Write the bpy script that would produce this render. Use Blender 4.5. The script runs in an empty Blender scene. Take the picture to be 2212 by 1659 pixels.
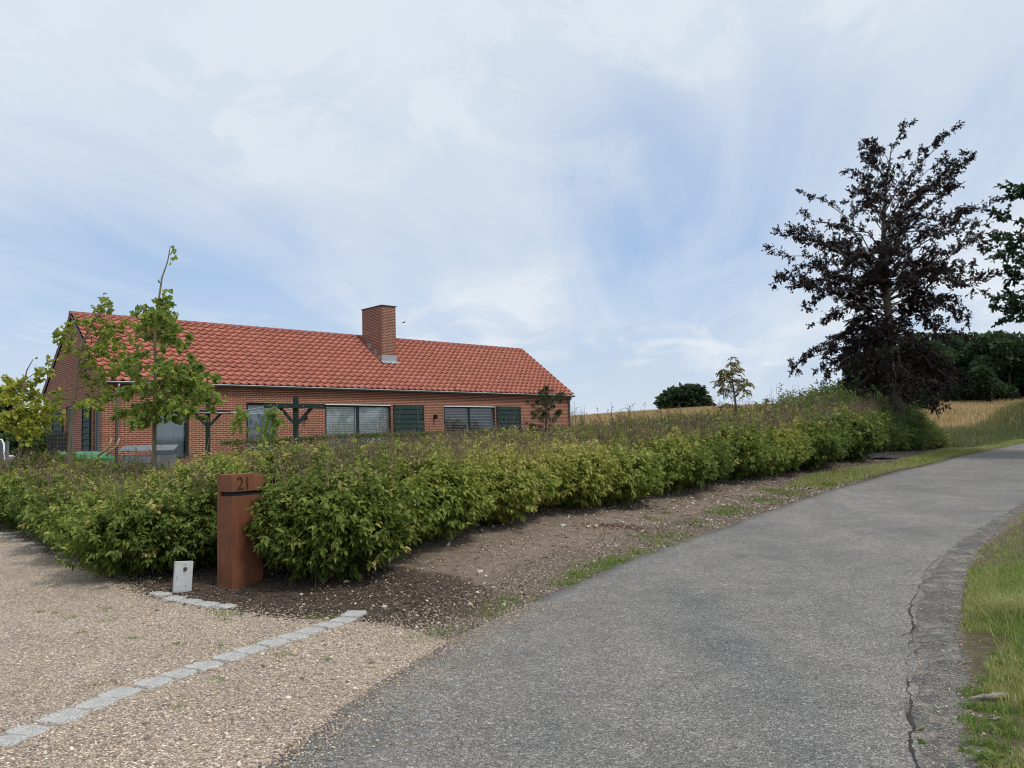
import bpy, bmesh, math, random
import numpy as np
from mathutils import Vector, Matrix
rng = np.random.default_rng(7)
random.seed(7)
R_ = math.radians
S = bpy.context.scene

# ------------------------------------------------------------------ camera, world, sun
HC = 1.5
FPX, PITCH, ROLL = 1770.0, R_(4.04), R_(1.40)
fw = np.array([0, math.cos(PITCH), math.sin(PITCH)])
_r0 = np.array([1., 0, 0]); _u0 = np.cross(_r0, fw)
rt = _r0 * math.cos(ROLL) - _u0 * math.sin(ROLL)
upv = _u0 * math.cos(ROLL) + _r0 * math.sin(ROLL)
cd = bpy.data.cameras.new('camera'); cam = bpy.data.objects.new('camera', cd)
S.collection.objects.link(cam)
cd.sensor_width = 36.0; cd.lens = 36.0 * FPX / 2212.0; cd.clip_start = 0.05; cd.clip_end = 5000
cam.matrix_world = Matrix(((rt[0], upv[0], -fw[0], 0), (rt[1], upv[1], -fw[1], 0), (rt[2], upv[2], -fw[2], HC), (0, 0, 0, 1)))
S.camera = cam
S.render.resolution_x = 1024; S.render.resolution_y = 768
S.view_settings.view_transform = 'Standard'; S.view_settings.look = 'None'
S.view_settings.exposure = 0.12; S.view_settings.gamma = 1.0
S.cycles.max_bounces = 6; S.cycles.diffuse_bounces = 3; S.cycles.transparent_max_bounces = 8
S.cycles.sample_clamp_indirect = 4.0
S.cycles.pixel_filter_type = 'BLACKMAN_HARRIS'; S.cycles.filter_width = 1.05

SUN_EL, SUN_AZ = 56.0, 128.0      # azimuth clockwise from +Y
W = bpy.data.worlds.new('World'); S.world = W; W.use_nodes = True
nt = W.node_tree; nt.nodes.clear()
def N(t, kind, **kw):
    n = t.nodes.new(kind)
    for k, v in kw.items():
        if k == 'inp':
            for a, b in v.items(): n.inputs[a].default_value = b
        else: setattr(n, k, v)
    return n
def LK(t, a, b): t.links.new(a, b)
def ramp(t, fac, stops, interp='LINEAR'):
    r = t.nodes.new('ShaderNodeValToRGB'); r.color_ramp.interpolation = interp
    el = r.color_ramp.elements
    while len(el) < len(stops): el.new(0.5)
    for e, (p, c) in zip(el, stops):
        e.position = p; e.color = (c[0], c[1], c[2], 1) if hasattr(c, '__len__') else (c, c, c, 1)
    if fac is not None: t.links.new(fac, r.inputs[0])
    return r.outputs[0]
def math_(t, op, a, b=None, clamp=False):
    n = t.nodes.new('ShaderNodeMath'); n.operation = op; n.use_clamp = clamp
    for i, v in enumerate((a, b)):
        if v is None: continue
        if isinstance(v, (int, float)): n.inputs[i].default_value = v
        else: t.links.new(v, n.inputs[i])
    return n.outputs[0]
def mixc(t, fac, a, b, mode='MIX'):
    n = t.nodes.new('ShaderNodeMix'); n.data_type = 'RGBA'; n.blend_type = mode
    for i, v in ((0, fac), (6, a), (7, b)):
        if isinstance(v, (int, float)): n.inputs[i].default_value = v
        elif hasattr(v, '__len__'): n.inputs[i].default_value = (v[0], v[1], v[2], 1)
        else: t.links.new(v, n.inputs[i])
    return n.outputs[2]
def noise(t, vec, scale, detail=4, rough=0.55, dist=0.0):
    n = t.nodes.new('ShaderNodeTexNoise'); n.inputs['Scale'].default_value = scale
    n.inputs['Detail'].default_value = detail; n.inputs['Roughness'].default_value = rough
    n.inputs['Distortion'].default_value = dist
    if vec is not None: t.links.new(vec, n.inputs['Vector'])
    return n.outputs['Fac']
def mapping(t, vec, loc=(0, 0, 0), rot=(0, 0, 0), scale=(1, 1, 1)):
    m = t.nodes.new('ShaderNodeMapping'); m.inputs['Location'].default_value = loc
    m.inputs['Rotation'].default_value = rot; m.inputs['Scale'].default_value = scale
    t.links.new(vec, m.inputs['Vector']); return m.outputs[0]

sky = N(nt, 'ShaderNodeTexSky', sky_type='NISHITA', sun_disc=False, sun_elevation=R_(SUN_EL), sun_rotation=R_(SUN_AZ),
        air_density=1.0, dust_density=1.2, ozone_density=1.5, altitude=50)
tc = N(nt, 'ShaderNodeTexCoord')
sep = N(nt, 'ShaderNodeSeparateXYZ'); LK(nt, tc.outputs['Generated'], sep.inputs[0])
zz = math_(nt, 'ADD', math_(nt, 'MAXIMUM', sep.outputs[2], 0.0), 0.16)
cu = N(nt, 'ShaderNodeCombineXYZ')
LK(nt, math_(nt, 'DIVIDE', sep.outputs[0], zz), cu.inputs[0]); LK(nt, math_(nt, 'DIVIDE', sep.outputs[1], zz), cu.inputs[1])
P0 = cu.outputs[0]
# high veil: broad smooth sheets of cirrus drawn out towards the horizon
PU = mapping(nt, P0, rot=(0, 0, R_(9.5)))
veil = noise(nt, mapping(nt, PU, (3.1, 1.2, 0), (0, 0, 0), (0.95, 0.26, 1)), 1.3, 5, 0.50, 0.45)
big = noise(nt, mapping(nt, PU, (7.4, 2.6, 0), (0, 0, R_(-12)), (0.42, 0.30, 1)), 1.0, 2, 0.45, 0.2)
streak = noise(nt, mapping(nt, PU, (1.3, 4.0, 0), (0, 0, R_(14)), (1.5, 0.42, 1)), 1.6, 7, 0.58, 1.4)
puff = noise(nt, mapping(nt, PU, (5.2, 0.7, 0.4), (0, 0, R_(10)), (1.1, 0.8, 1)), 2.6, 9, 0.62, 0.6)
v1 = math_(nt, 'ADD', math_(nt, 'MULTIPLY', veil, 0.50), math_(nt, 'MULTIPLY', big, 0.60))
v1 = math_(nt, 'ADD', v1, math_(nt, 'MULTIPLY', streak, 0.24))
v1 = math_(nt, 'ADD', v1, math_(nt, 'MULTIPLY', math_(nt, 'SUBTRACT', sep.outputs[2], 0.25), 0.50))
cov = ramp(nt, v1, [(0.45, 0.08), (0.555, 0.42), (0.66, 0.78), (0.80, 0.95)])
pf = math_(nt, 'MULTIPLY', ramp(nt, puff, [(0.46, 0.0), (0.74, 0.75)]), ramp(nt, noise(nt, mapping(nt, PU, (9.2, 3, 0)), 0.7, 2), [(0.40, 0.0), (0.55, 1.0)]))
cov2 = math_(nt, 'ADD', cov, pf, clamp=True)
hz = ramp(nt, sep.outputs[2], [(0.0, 0.72), (0.08, 0.50), (0.26, 0.0)])
cov3 = math_(nt, 'MAXIMUM', cov2, hz)
ccol = ramp(nt, noise(nt, mapping(nt, PU, (2, 9, 0), (0, 0, 0.1), (0.8, .4, 1)), 1.1, 4, 0.5), [(0.3, (0.62, 0.69, 0.77)), (0.62, (0.72, 0.775, 0.835))])
skc = mixc(nt, 1.0, sky.outputs[0], (0.12, 0.12, 0.12), 'MULTIPLY')
skb = mixc(nt, 0.7, skc, (0.35, 0.51, 0.78))
final = mixc(nt, cov3, skb, ccol)
bg = N(nt, 'ShaderNodeBackground'); LK(nt, final, bg.inputs[0]); bg.inputs[1].default_value = 1.0
wo = N(nt, 'ShaderNodeOutputWorld'); LK(nt, bg.outputs[0], wo.inputs[0])

sl = bpy.data.lights.new('sun', 'SUN'); sl.energy = 2.0; sl.angle = R_(12); sl.color = (1.0, 0.95, 0.87)
so = bpy.data.objects.new('sun', sl); S.collection.objects.link(so)
sd = Vector((math.sin(R_(SUN_AZ)) * math.cos(R_(SUN_EL)), math.cos(R_(SUN_AZ)) * math.cos(R_(SUN_EL)), math.sin(R_(SUN_EL))))
so.rotation_euler = sd.to_track_quat('Z', 'Y').to_euler(); so.location = (20, -10, 30)

# ------------------------------------------------------------------ helpers
COL = S.collection
def props(o, label=None, cat=None, group=None, kind=None):
    if label: o['label'] = label
    if cat: o['category'] = cat
    if group: o['group'] = group
    if kind: o['kind'] = kind
    return o
def empty(name, loc, rz=0.0, **kw):
    o = bpy.data.objects.new(name, None); COL.objects.link(o)
    o.location = loc; o.rotation_euler = (0, 0, rz); o.empty_display_size = 0.2
    return props(o, **kw)
def link(name, me, mat=None, parent=None, **kw):
    o = bpy.data.objects.new(name, me); COL.objects.link(o)
    if mat is not None:
        if isinstance(mat, (list, tuple)):
            for m in mat: me.materials.append(m)
        else: me.materials.append(mat)
    if parent is not None: o.parent = parent
    return props(o, **kw)
def npmesh(name, V, faces, mat=None, parent=None, attrs=None, smooth=False, uv=None, **kw):
    """faces: list of int arrays (n,k)."""
    V = np.asarray(V, dtype=np.float32)
    me = bpy.data.meshes.new(name)
    faces = [np.asarray(f, dtype=np.int32) for f in faces if len(f)]
    me.vertices.add(len(V)); me.vertices.foreach_set('co', V.ravel())
    nl = sum(f.size for f in faces); npol = sum(len(f) for f in faces)
    me.loops.add(nl); me.polygons.add(npol)
    me.loops.foreach_set('vertex_index', np.concatenate([f.ravel() for f in faces]))
    tot = np.concatenate([np.full(len(f), f.shape[1], dtype=np.int32) for f in faces])
    st = np.concatenate([[0], np.cumsum(tot)[:-1]]).astype(np.int32)
    me.polygons.foreach_set('loop_start', st)
    me.update(calc_edges=True)
    if smooth: me.polygons.foreach_set('use_smooth', np.ones(npol, dtype=bool))
    if attrs:
        for k, a in attrs.items():
            at = me.attributes.new(k, 'FLOAT', 'POINT'); at.data.foreach_set('value', np.asarray(a, dtype=np.float32))
    me.validate(verbose=False)
    return link(name, me, mat, parent, **kw)
class MB:
    """collects boxes, tubes and polygons into one mesh (with uvs)"""
    def __init__(s): s.v = []; s.f = []; s.uv = []
    def poly(s, pts, uvs=None):
        b = len(s.v); s.v += [tuple(p) for p in pts]; s.f.append(tuple(range(b, b + len(pts))))
        s.uv.append(uvs if uvs else [(0, 0)] * len(pts))
    def box(s, c, d, M=None, taper=None):
        x, y, z = [k / 2 for k in d]; P = []
        for sz in (-1, 1):
            t = taper if (taper and sz > 0) else 1.0
            for sx, sy in ((-1, -1), (1, -1), (1, 1), (-1, 1)):
                p = Vector((sx * x * t, sy * y * t, sz * z))
                if M is not None: p = M @ p
                P.append(p + Vector(c))
        for q in ((3, 2, 1, 0), (4, 5, 6, 7), (0, 1, 5, 4), (1, 2, 6, 5), (2, 3, 7, 6), (3, 0, 4, 7)):
            w = [P[i] for i in q]; s.poly(w)
    def bar(s, a, b, w, h, up=(0, 0, 1)):
        a = Vector(a); b = Vector(b); d = b - a; L = d.length; d.normalize()
        u = Vector(up); sx = d.cross(u)
        if sx.length < 1e-4: sx = d.cross(Vector((1, 0, 0)))
        sx.normalize(); u = sx.cross(d).normalized()
        s.box((a + b) / 2, (w, L, h), Matrix((sx, d, u)).transposed())
    def tube(s, pts, rad, n=6, cap=True):
        pts = [Vector(p) for p in pts]
        if not hasattr(rad, '__len__'): rad = [rad] * len(pts)
        rings = []; prev = None
        for i, p in enumerate(pts):
            d = (pts[min(i + 1, len(pts) - 1)] - pts[max(i - 1, 0)])
            d = d.normalized() if d.length > 1e-9 else Vector((0, 0, 1))
            a = prev if prev is not None else (Vector((1, 0, 0)) if abs(d.x) < 0.8 else Vector((0, 1, 0)))
            a = (a - d * a.dot(d)).normalized(); b = d.cross(a); prev = a
            base = len(s.v)
            for k in range(n):
                t = 2 * math.pi * k / n
                s.v.append(tuple(p + (a * math.cos(t) + b * math.sin(t)) * rad[i]))
            rings.append(base)
        for r0, r1 in zip(rings[:-1], rings[1:]):
            for k in range(n):
                s.f.append((r0 + k, r0 + (k + 1) % n, r1 + (k + 1) % n, r1 + k)); s.uv.append([(0, 0)] * 4)
        if cap:
            s.f.append(tuple(rings[0] + k for k in reversed(range(n)))); s.uv.append([(0, 0)] * n)
            s.f.append(tuple(rings[-1] + k for k in range(n))); s.uv.append([(0, 0)] * n)
    def build(s, name, mat=None, parent=None, smooth=False, bevel=0.0, **kw):
        me = bpy.data.meshes.new(name); me.from_pydata(s.v, [], s.f)
        ul = me.uv_layers.new(name='UVMap'); flat = [c for u in s.uv for p in u for c in p]
        ul.data.foreach_set('uv', flat)
        if smooth: me.polygons.foreach_set('use_smooth', [True] * len(me.polygons))
        me.update(); o = link(name, me, mat, parent, **kw)
        if bevel > 0:
            m = o.modifiers.new('bevel', 'BEVEL'); m.width = bevel; m.segments = 2; m.limit_method = 'ANGLE'
        return o
def ray(x, y):
    d = fw + rt * (x - 1106) / FPX - upv * (y - 829.5) / FPX
    return d / np.linalg.norm(d)
def at(x, y, Y):
    r = ray(x, y); p = r * (Y / r[1]); return Vector((p[0], p[1], p[2] + HC))
def unit(v): return v / np.maximum(np.linalg.norm(v, axis=-1, keepdims=True), 1e-9)
def wav(P, s, seed=0):
    """cheap smooth 3-d noise in -1..1"""
    r = np.random.default_rng(seed + 100); out = 0
    for k in range(6):
        d = unit(r.normal(size=3)) * s * (0.7 + 0.25 * k); out = out + np.sin(P @ d + r.uniform(0, 6.28)) / (1 + 0.35 * k)
    return out / 2.9

# ------------------------------------------------------------------ materials
def newmat(name):
    m = bpy.data.materials.new(name); m.use_nodes = True; t = m.node_tree; t.nodes.clear()
    o = t.nodes.new('ShaderNodeOutputMaterial'); b = t.nodes.new('ShaderNodeBsdfPrincipled')
    t.links.new(b.outputs[0], o.inputs[0]); b.inputs['Roughness'].default_value = 0.8
    return m, t, b, o
def setc(t, b, col):
    if hasattr(col, '__len__'): b.inputs['Base Color'].default_value = (col[0], col[1], col[2], 1)
    else: t.links.new(col, b.inputs['Base Color'])
def bump(t, b, h, strength=0.5, dist=0.01):
    n = t.nodes.new('ShaderNodeBump'); n.inputs['Strength'].default_value = strength; n.inputs['Distance'].default_value = dist
    t.links.new(h, n.inputs['Height']); t.links.new(n.outputs[0], b.inputs['Normal']); return n
def objco(t): return t.nodes.new('ShaderNodeTexCoord').outputs['Object']
def attr(t, n):
    a = t.nodes.new('ShaderNodeAttribute'); a.attribute_name = n; return a.outputs['Fac']
def simple(name, col, rough=0.7, metal=0.0, var=0.12, scale=6.0, bmp=0.0, spec=0.5):
    m, t, b, o = newmat(name); c = objco(t)
    n = noise(t, c, scale, 6, 0.6)
    hi = [min(1, k * (1 + var)) for k in col]; lo = [k * (1 - var) for k in col]
    setc(t, b, ramp(t, n, [(0.3, lo), (0.7, hi)])); b.inputs['Roughness'].default_value = rough
    b.inputs['Metallic'].default_value = metal; b.inputs['Specular IOR Level'].default_value = spec
    if bmp: bump(t, b, noise(t, c, scale * 8, 5), bmp, 0.004)
    return m
def leafmat(name, stops, trans=0.35, rough=0.55, gloss=0.3):
    m, t, b, o = newmat(name)
    col = ramp(t, attr(t, 'tint'), stops)
    setc(t, b, col); b.inputs['Roughness'].default_value = rough; b.inputs['Specular IOR Level'].default_value = gloss
    tr = t.nodes.new('ShaderNodeBsdfTranslucent')
    bc = t.nodes.new('ShaderNodeBrightContrast'); t.links.new(col, bc.inputs[0]); bc.inputs[1].default_value = 0.02
    t.links.new(bc.outputs[0], tr.inputs[0])
    mx = t.nodes.new('ShaderNodeMixShader'); mx.inputs[0].default_value = trans
    t.links.new(b.outputs[0], mx.inputs[1]); t.links.new(tr.outputs[0], mx.inputs[2]); t.links.new(mx.outputs[0], o.inputs[0])
    return m
def vor(t, vec, scale, feat='F1', rnd=1.0):
    v = t.nodes.new('ShaderNodeTexVoronoi'); v.feature = feat; v.inputs['Scale'].default_value = scale
    v.inputs['Randomness'].default_value = rnd
    t.links.new(vec, v.inputs['Vector']); return v
def m_brick(name, c1, c2, mort):
    m, t, b, o = newmat(name)
    uvn = t.nodes.new('ShaderNodeUVMap').outputs[0]
    br = t.nodes.new('ShaderNodeTexBrick'); t.links.new(uvn, br.inputs['Vector'])
    br.offset = 0.5; br.offset_frequency = 2; br.squash = 1.0; br.squash_frequency = 2
    br.inputs['Scale'].default_value = 1.0; br.inputs['Brick Width'].default_value = 0.24; br.inputs['Row Height'].default_value = 0.0667
    br.inputs['Mortar Size'].default_value = 0.0085; br.inputs['Mortar Smooth'].default_value = 0.25; br.inputs['Bias'].default_value = -0.1
    br.inputs['Color1'].default_value = (*c1, 1); br.inputs['Color2'].default_value = (*c2, 1); br.inputs['Mortar'].default_value = (*mort, 1)
    n = noise(t, uvn, 9, 6, 0.65); n2 = noise(t, uvn, 0.8, 3)
    c = mixc(t, 0.6, br.outputs[0], ramp(t, n, [(0.25, (0.62, 0.6, 0.6)), (0.75, (1.3, 1.25, 1.2))]), 'MULTIPLY')
    c = mixc(t, 0.5, c, ramp(t, n2, [(0.3, (0.82, 0.82, 0.82)), (0.7, (1.12, 1.1, 1.08))]), 'MULTIPLY')
    setc(t, b, c); b.inputs['Roughness'].default_value = 0.88
    bump(t, b, math_(t, 'SUBTRACT', math_(t, 'MULTIPLY', n, 0.3), br.outputs['Fac']), 0.7, 0.006)
    return m
M = {}
M['brick'] = m_brick('red_brick', (0.235, 0.070, 0.040), (0.17, 0.050, 0.030), (0.56, 0.36, 0.25))
M['chimbrick'] = m_brick('chimney_brick', (0.20, 0.078, 0.050), (0.14, 0.052, 0.036), (0.52, 0.34, 0.26))
def m_tile():
    m, t, b, o = newmat('clay_tile'); c = objco(t)
    n = noise(t, c, 2.2, 5); n2 = noise(t, c, 30, 5, 0.7)
    ti = attr(t, 'tint')
    c0 = ramp(t, ti, [(0, (0.40, 0.128, 0.086)), (0.5, (0.44, 0.146, 0.098)), (1, (0.48, 0.168, 0.114))])
    c1 = mixc(t, 0.7, c0, ramp(t, n, [(0.3, (0.85, 0.85, 0.87)), (0.7, (1.1, 1.08, 1.05))]), 'MULTIPLY')
    c1 = mixc(t, 0.35, c1, ramp(t, n2, [(0.3, (0.8, 0.8, 0.8)), (0.7, (1.15, 1.15, 1.15))]), 'MULTIPLY')
    c1 = mixc(t, math_(t, 'MULTIPLY', ramp(t, noise(t, c, 5, 7, 0.75), [(0.58, 0.0), (0.75, 0.35)]), 1.0), c1, (0.20, 0.12, 0.085))
    setc(t, b, c1); b.inputs['Roughness'].default_value = 0.62; bump(t, b, n2, 0.15, 0.003); return m
M['tile'] = m_tile()
M['ridge'] = simple('ridge_tile', (0.24, 0.068, 0.052), 0.6, var=0.12, scale=3)
M['zinc'] = simple('weathered_zinc', (0.36, 0.385, 0.40), 0.5, 0.35, 0.16, 3.0)
M['gutterz'] = simple('gutter_zinc', (0.10, 0.118, 0.122), 0.55, 0.2, 0.2, 1.5)
M['guttertop'] = simple('gutter_rim', (0.72, 0.74, 0.75), 0.35, 0.1, 0.05)
M['pipe'] = simple('downpipe_zinc', (0.30, 0.33, 0.36), 0.45, 0.4, 0.25, 5)
M['green'] = simple('dark_green_paint', (0.017, 0.040, 0.036), 0.6, 0, 0.2, 7, 0.1, spec=0.25)
M['greenf'] = simple('green_frame_paint', (0.011, 0.030, 0.025), 0.6, 0, 0.15, 4, spec=0.25)
M['postg'] = simple('green_timber', (0.020, 0.036, 0.031), 0.75, 0, 0.3, 9, 0.2, spec=0.2)
M['blackp'] = simple('black_metal', (0.012, 0.012, 0.014), 0.45, 0.2, 0.1)
M['white'] = simple('white_alu', (0.78, 0.79, 0.80), 0.4, 0, 0.04)
M['slat'] = simple('blind_slats', (0.88, 0.92, 0.91), 0.4, 0, 0.05)
M['sky_reflection_sheet'] = simple('sky_reflection_curtain', (0.42, 0.48, 0.53), 0.9, 0, 0.08, 3)  # grey-blue colour stands for pale sky reflected in the panes
M['screen'] = simple('grey_screen', (0.14, 0.165, 0.175), 0.6, 0, 0.1, 3)
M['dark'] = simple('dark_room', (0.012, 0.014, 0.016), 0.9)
M['greyfr'] = simple('grey_frame', (0.20, 0.235, 0.25), 0.5, 0, 0.1)
def m_glass():
    m, t, b, o = newmat('window_glass')
    t.nodes.remove(b)
    tr = t.nodes.new('ShaderNodeBsdfTransparent'); tr.inputs[0].default_value = (0.95, 0.98, 0.98, 1)
    gl = t.nodes.new('ShaderNodeBsdfGlossy'); gl.inputs['Roughness'].default_value = 0.015; gl.inputs[0].default_value = (0.95, 0.97, 1, 1)
    fr = t.nodes.new('ShaderNodeFresnel'); fr.inputs[0].default_value = 1.6
    c = objco(t); bn = t.nodes.new('ShaderNodeBump'); bn.inputs['Strength'].default_value = 0.06; bn.inputs['Distance'].default_value = 0.05
    t.links.new(noise(t, c, 1.4, 2), bn.inputs['Height']); t.links.new(bn.outputs[0], gl.inputs['Normal'])
    f2 = math_(t, 'ADD', math_(t, 'MULTIPLY', fr.outputs[0], 0.9), 0.05, clamp=True)
    mx = t.nodes.new('ShaderNodeMixShader'); t.links.new(f2, mx.inputs[0])
    t.links.new(tr.outputs[0], mx.inputs[1]); t.links.new(gl.outputs[0], mx.inputs[2]); t.links.new(mx.outputs[0], o.inputs[0]); return m
M['glass'] = m_glass()
def m_rust():
    m, t, b, o = newmat('rusted_steel'); c = objco(t)
    st = noise(t, mapping(t, c, scale=(1, 1, 0.12)), 22, 6, 0.65); fi = noise(t, c, 120, 4, 0.6); bg_ = noise(t, c, 3, 4)
    k = math_(t, 'ADD', math_(t, 'MULTIPLY', st, 0.22), math_(t, 'ADD', math_(t, 'MULTIPLY', fi, 0.42), math_(t, 'MULTIPLY', bg_, 0.36)))
    setc(t, b, ramp(t, k, [(0.36, (0.095, 0.034, 0.017)), (0.5, (0.165, 0.058, 0.025)), (0.64, (0.27, 0.108, 0.042))]))
    b.inputs['Roughness'].default_value = 0.75; bump(t, b, fi, 0.25, 0.002); return m
M['rust'] = m_rust()
M['rustnum'] = simple('raised_rust', (0.06, 0.026, 0.016), 0.6, 0.2, 0.3, 30)
def m_bark(name, lo, hi, sc=14):
    m, t, b, o = newmat(name); c = objco(t)
    n = noise(t, mapping(t, c, scale=(1, 1, 0.3)), sc, 8, 0.65)
    setc(t, b, ramp(t, n, [(0.3, lo), (0.7, hi)])); b.inputs['Roughness'].default_value = 0.9; bump(t, b, n, 0.5, 0.01); return m
M['barkg'] = m_bark('grey_bark', (0.07, 0.06, 0.05), (0.17, 0.15, 0.125))
M['barkd'] = m_bark('dark_bark', (0.03, 0.024, 0.02), (0.075, 0.06, 0.05))
M['barky'] = m_bark('young_bark', (0.12, 0.095, 0.06), (0.26, 0.21, 0.13), 20)
M['twig'] = m_bark('brown_twig', (0.10, 0.062, 0.045), (0.21, 0.14, 0.105), 25)
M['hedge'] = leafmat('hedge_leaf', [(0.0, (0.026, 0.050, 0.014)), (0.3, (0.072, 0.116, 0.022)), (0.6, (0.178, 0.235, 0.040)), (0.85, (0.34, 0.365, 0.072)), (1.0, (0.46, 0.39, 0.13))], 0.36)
M['beech'] = leafmat('purple_beech_leaf', [(0, (0.011, 0.007, 0.009)), (0.6, (0.022, 0.012, 0.014)), (1, (0.046, 0.020, 0.018))], 0.18, 0.5, 0.25)
M['oak'] = leafmat('oak_leaf', [(0, (0.010, 0.026, 0.010)), (0.6, (0.026, 0.058, 0.018)), (1, (0.055, 0.095, 0.026))], 0.2)
M['wood'] = leafmat('woodland_leaf', [(0, (0.020, 0.042, 0.020)), (0.6, (0.052, 0.095, 0.038)), (1, (0.11, 0.165, 0.05))], 0.3)
M['linden'] = leafmat('linden_leaf', [(0, (0.10, 0.17, 0.035)), (0.5, (0.22, 0.31, 0.055)), (0.8, (0.34, 0.41, 0.07)), (1, (0.46, 0.45, 0.09))], 0.5)
M['lindeny'] = leafmat('yellowing_leaf', [(0, (0.15, 0.23, 0.04)), (0.5, (0.31, 0.37, 0.05)), (0.8, (0.44, 0.46, 0.07)), (1, (0.58, 0.52, 0.09))], 0.5)
M['ash'] = leafmat('ash_leaf', [(0, (0.09, 0.11, 0.03)), (0.5, (0.19, 0.20, 0.055)), (1, (0.36, 0.21, 0.085))], 0.4)
M['pine'] = leafmat('pine_needle', [(0, (0.035, 0.065, 0.026)), (1, (0.10, 0.165, 0.055))], 0.25)
M['grass'] = leafmat('grass_blade', [(0, (0.09, 0.16, 0.03)), (0.45, (0.19, 0.28, 0.05)), (0.75, (0.31, 0.36, 0.09)), (1, (0.54, 0.46, 0.26))], 0.4)
M['weed'] = leafmat('weed_leaf', [(0, (0.050, 0.085, 0.026)), (0.5, (0.115, 0.175, 0.044)), (1, (0.25, 0.29, 0.08))], 0.38)
M['dry'] = leafmat('dry_stalk', [(0, (0.10, 0.065, 0.05)), (0.6, (0.19, 0.13, 0.10)), (1, (0.30, 0.23, 0.15))], 0.1)
M['drygrass'] = leafmat('dry_grass_blade', [(0, (0.09, 0.125, 0.045)), (0.4, (0.19, 0.20, 0.075)), (0.7, (0.36, 0.30, 0.14)), (1, (0.50, 0.41, 0.24))], 0.3)
M['wheat'] = leafmat('wheat_stalk', [(0, (0.30, 0.21, 0.095)), (0.6, (0.45, 0.33, 0.16)), (1, (0.60, 0.48, 0.27))], 0.25)

def m_asphalt(name, base=0.165, chips=0.42):
    m, t, b, o = newmat(name); c = objco(t)
    v = vor(t, c, 175); cs = N(t, 'ShaderNodeSeparateColor'); t.links.new(v.outputs['Color'], cs.inputs[0])
    v2 = vor(t, c, 85); cs2 = N(t, 'ShaderNodeSeparateColor'); t.links.new(v2.outputs['Color'], cs2.inputs[0])
    big_ = noise(t, c, 0.5, 5, 0.65); mid = noise(t, c, 2.5, 6, 0.65); fin = noise(t, c, 260, 3, 0.6)
    streak_ = noise(t, mapping(t, c, rot=(0, 0, R_(33)), scale=(1.0, 0.10, 1)), 1.2, 4, 0.55)
    a = ramp(t, cs.outputs[0], [(0.0, base * 0.40), (0.45, base * 0.85), (0.74, base * 1.25), (0.88, base * 1.8), (1.0, chips * .85)])
    a2 = ramp(t, cs2.outputs[0], [(0, 0.75), (0.75, 1.0), (0.9, 1.15), (1.0, 1.7)])
    v3 = vor(t, c, 38); cs3 = N(t, 'ShaderNodeSeparateColor'); t.links.new(v3.outputs['Color'], cs3.inputs[0])
    c1 = mixc(t, 1.0, a, a2, 'MULTIPLY'); c1 = mixc(t, 1.0, c1, ramp(t, cs3.outputs[0], [(0, 0.84), (0.6, 1.0), (0.9, 1.06), (1.0, 1.35)]), 'MULTIPLY')
    c1 = mixc(t, 1.0, c1, ramp(t, mid, [(0.3, 0.82), (0.7, 1.16)]), 'MULTIPLY')
    c1 = mixc(t, 0.8, c1, ramp(t, streak_, [(0.32, (0.80, 0.83, 0.88)), (0.5, (1, 1, 1)), (0.7, (1.14, 1.13, 1.10))]), 'MULTIPLY')
    c1 = mixc(t, 0.7, c1, ramp(t, big_, [(0.32, (0.72, 0.74, 0.78)), (0.5, (1, 1, 1)), (0.7, (1.16, 1.15, 1.12))]), 'MULTIPLY')
    c1 = mixc(t, 1.0, c1, (1.10, 1.045, 0.965), 'MULTIPLY')
    c1 = mixc(t, 0.5, c1, ramp(t, fin, [(0.3, 0.8), (0.7, 1.2)]), 'MULTIPLY')
    setc(t, b, c1); b.inputs['Roughness'].default_value = 0.85
    bump(t, b, math_(t, 'ADD', v.outputs['Distance'], math_(t, 'MULTIPLY', fin, 0.4)), 0.5, 0.004); return m
M['asphalt'] = m_asphalt('asphalt')
M['oldasphalt'] = m_asphalt('worn_asphalt', 0.085, 0.36)
t = M['oldasphalt'].node_tree; b = [n for n in t.nodes if n.type == 'BSDF_PRINCIPLED'][0]; src = b.inputs['Base Color'].links[0].from_socket; c = objco(t)
vs = vor(t, c, 95); vc_ = N(t, 'ShaderNodeSeparateColor'); t.links.new(vs.outputs['Color'], vc_.inputs[0])
sand = ramp(t, vc_.outputs[0], [(0, (0.16, 0.135, 0.11)), (0.5, (0.38, 0.32, 0.26)), (1, (0.60, 0.53, 0.45))])
setc(t, b, mixc(t, ramp(t, noise(t, c, 4.5, 8, 0.75, 0.8), [(0.48, 0.0), (0.70, 0.7)]), src, sand))
M['crack'] = simple('crack_shade', (0.030, 0.027, 0.024), 0.95, var=.3, scale=20)  # near-black tone stands for the shade in the road edge gap
def stones(t, c, sc, cols):
    v = vor(t, c, sc); s_ = N(t, 'ShaderNodeSeparateColor'); t.links.new(v.outputs['Color'], s_.inputs[0])
    col = ramp(t, s_.outputs[0], cols)
    e = ramp(t, math_(t, 'MULTIPLY', v.outputs['Distance'], 1.0), [(0.24, 1.08), (0.60, 0.42)])
    return mixc(t, 1.0, col, e, 'MULTIPLY'), v.outputs['Distance'], s_.outputs[1]
GC = [(0.0, (0.09, 0.075, 0.07)), (0.2, (0.24, 0.18, 0.14)), (0.45, (0.40, 0.31, 0.235)), (0.7, (0.53, 0.43, 0.33)), (0.88, (0.70, 0.61, 0.50)), (1.0, (0.86, 0.81, 0.72))]
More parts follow.
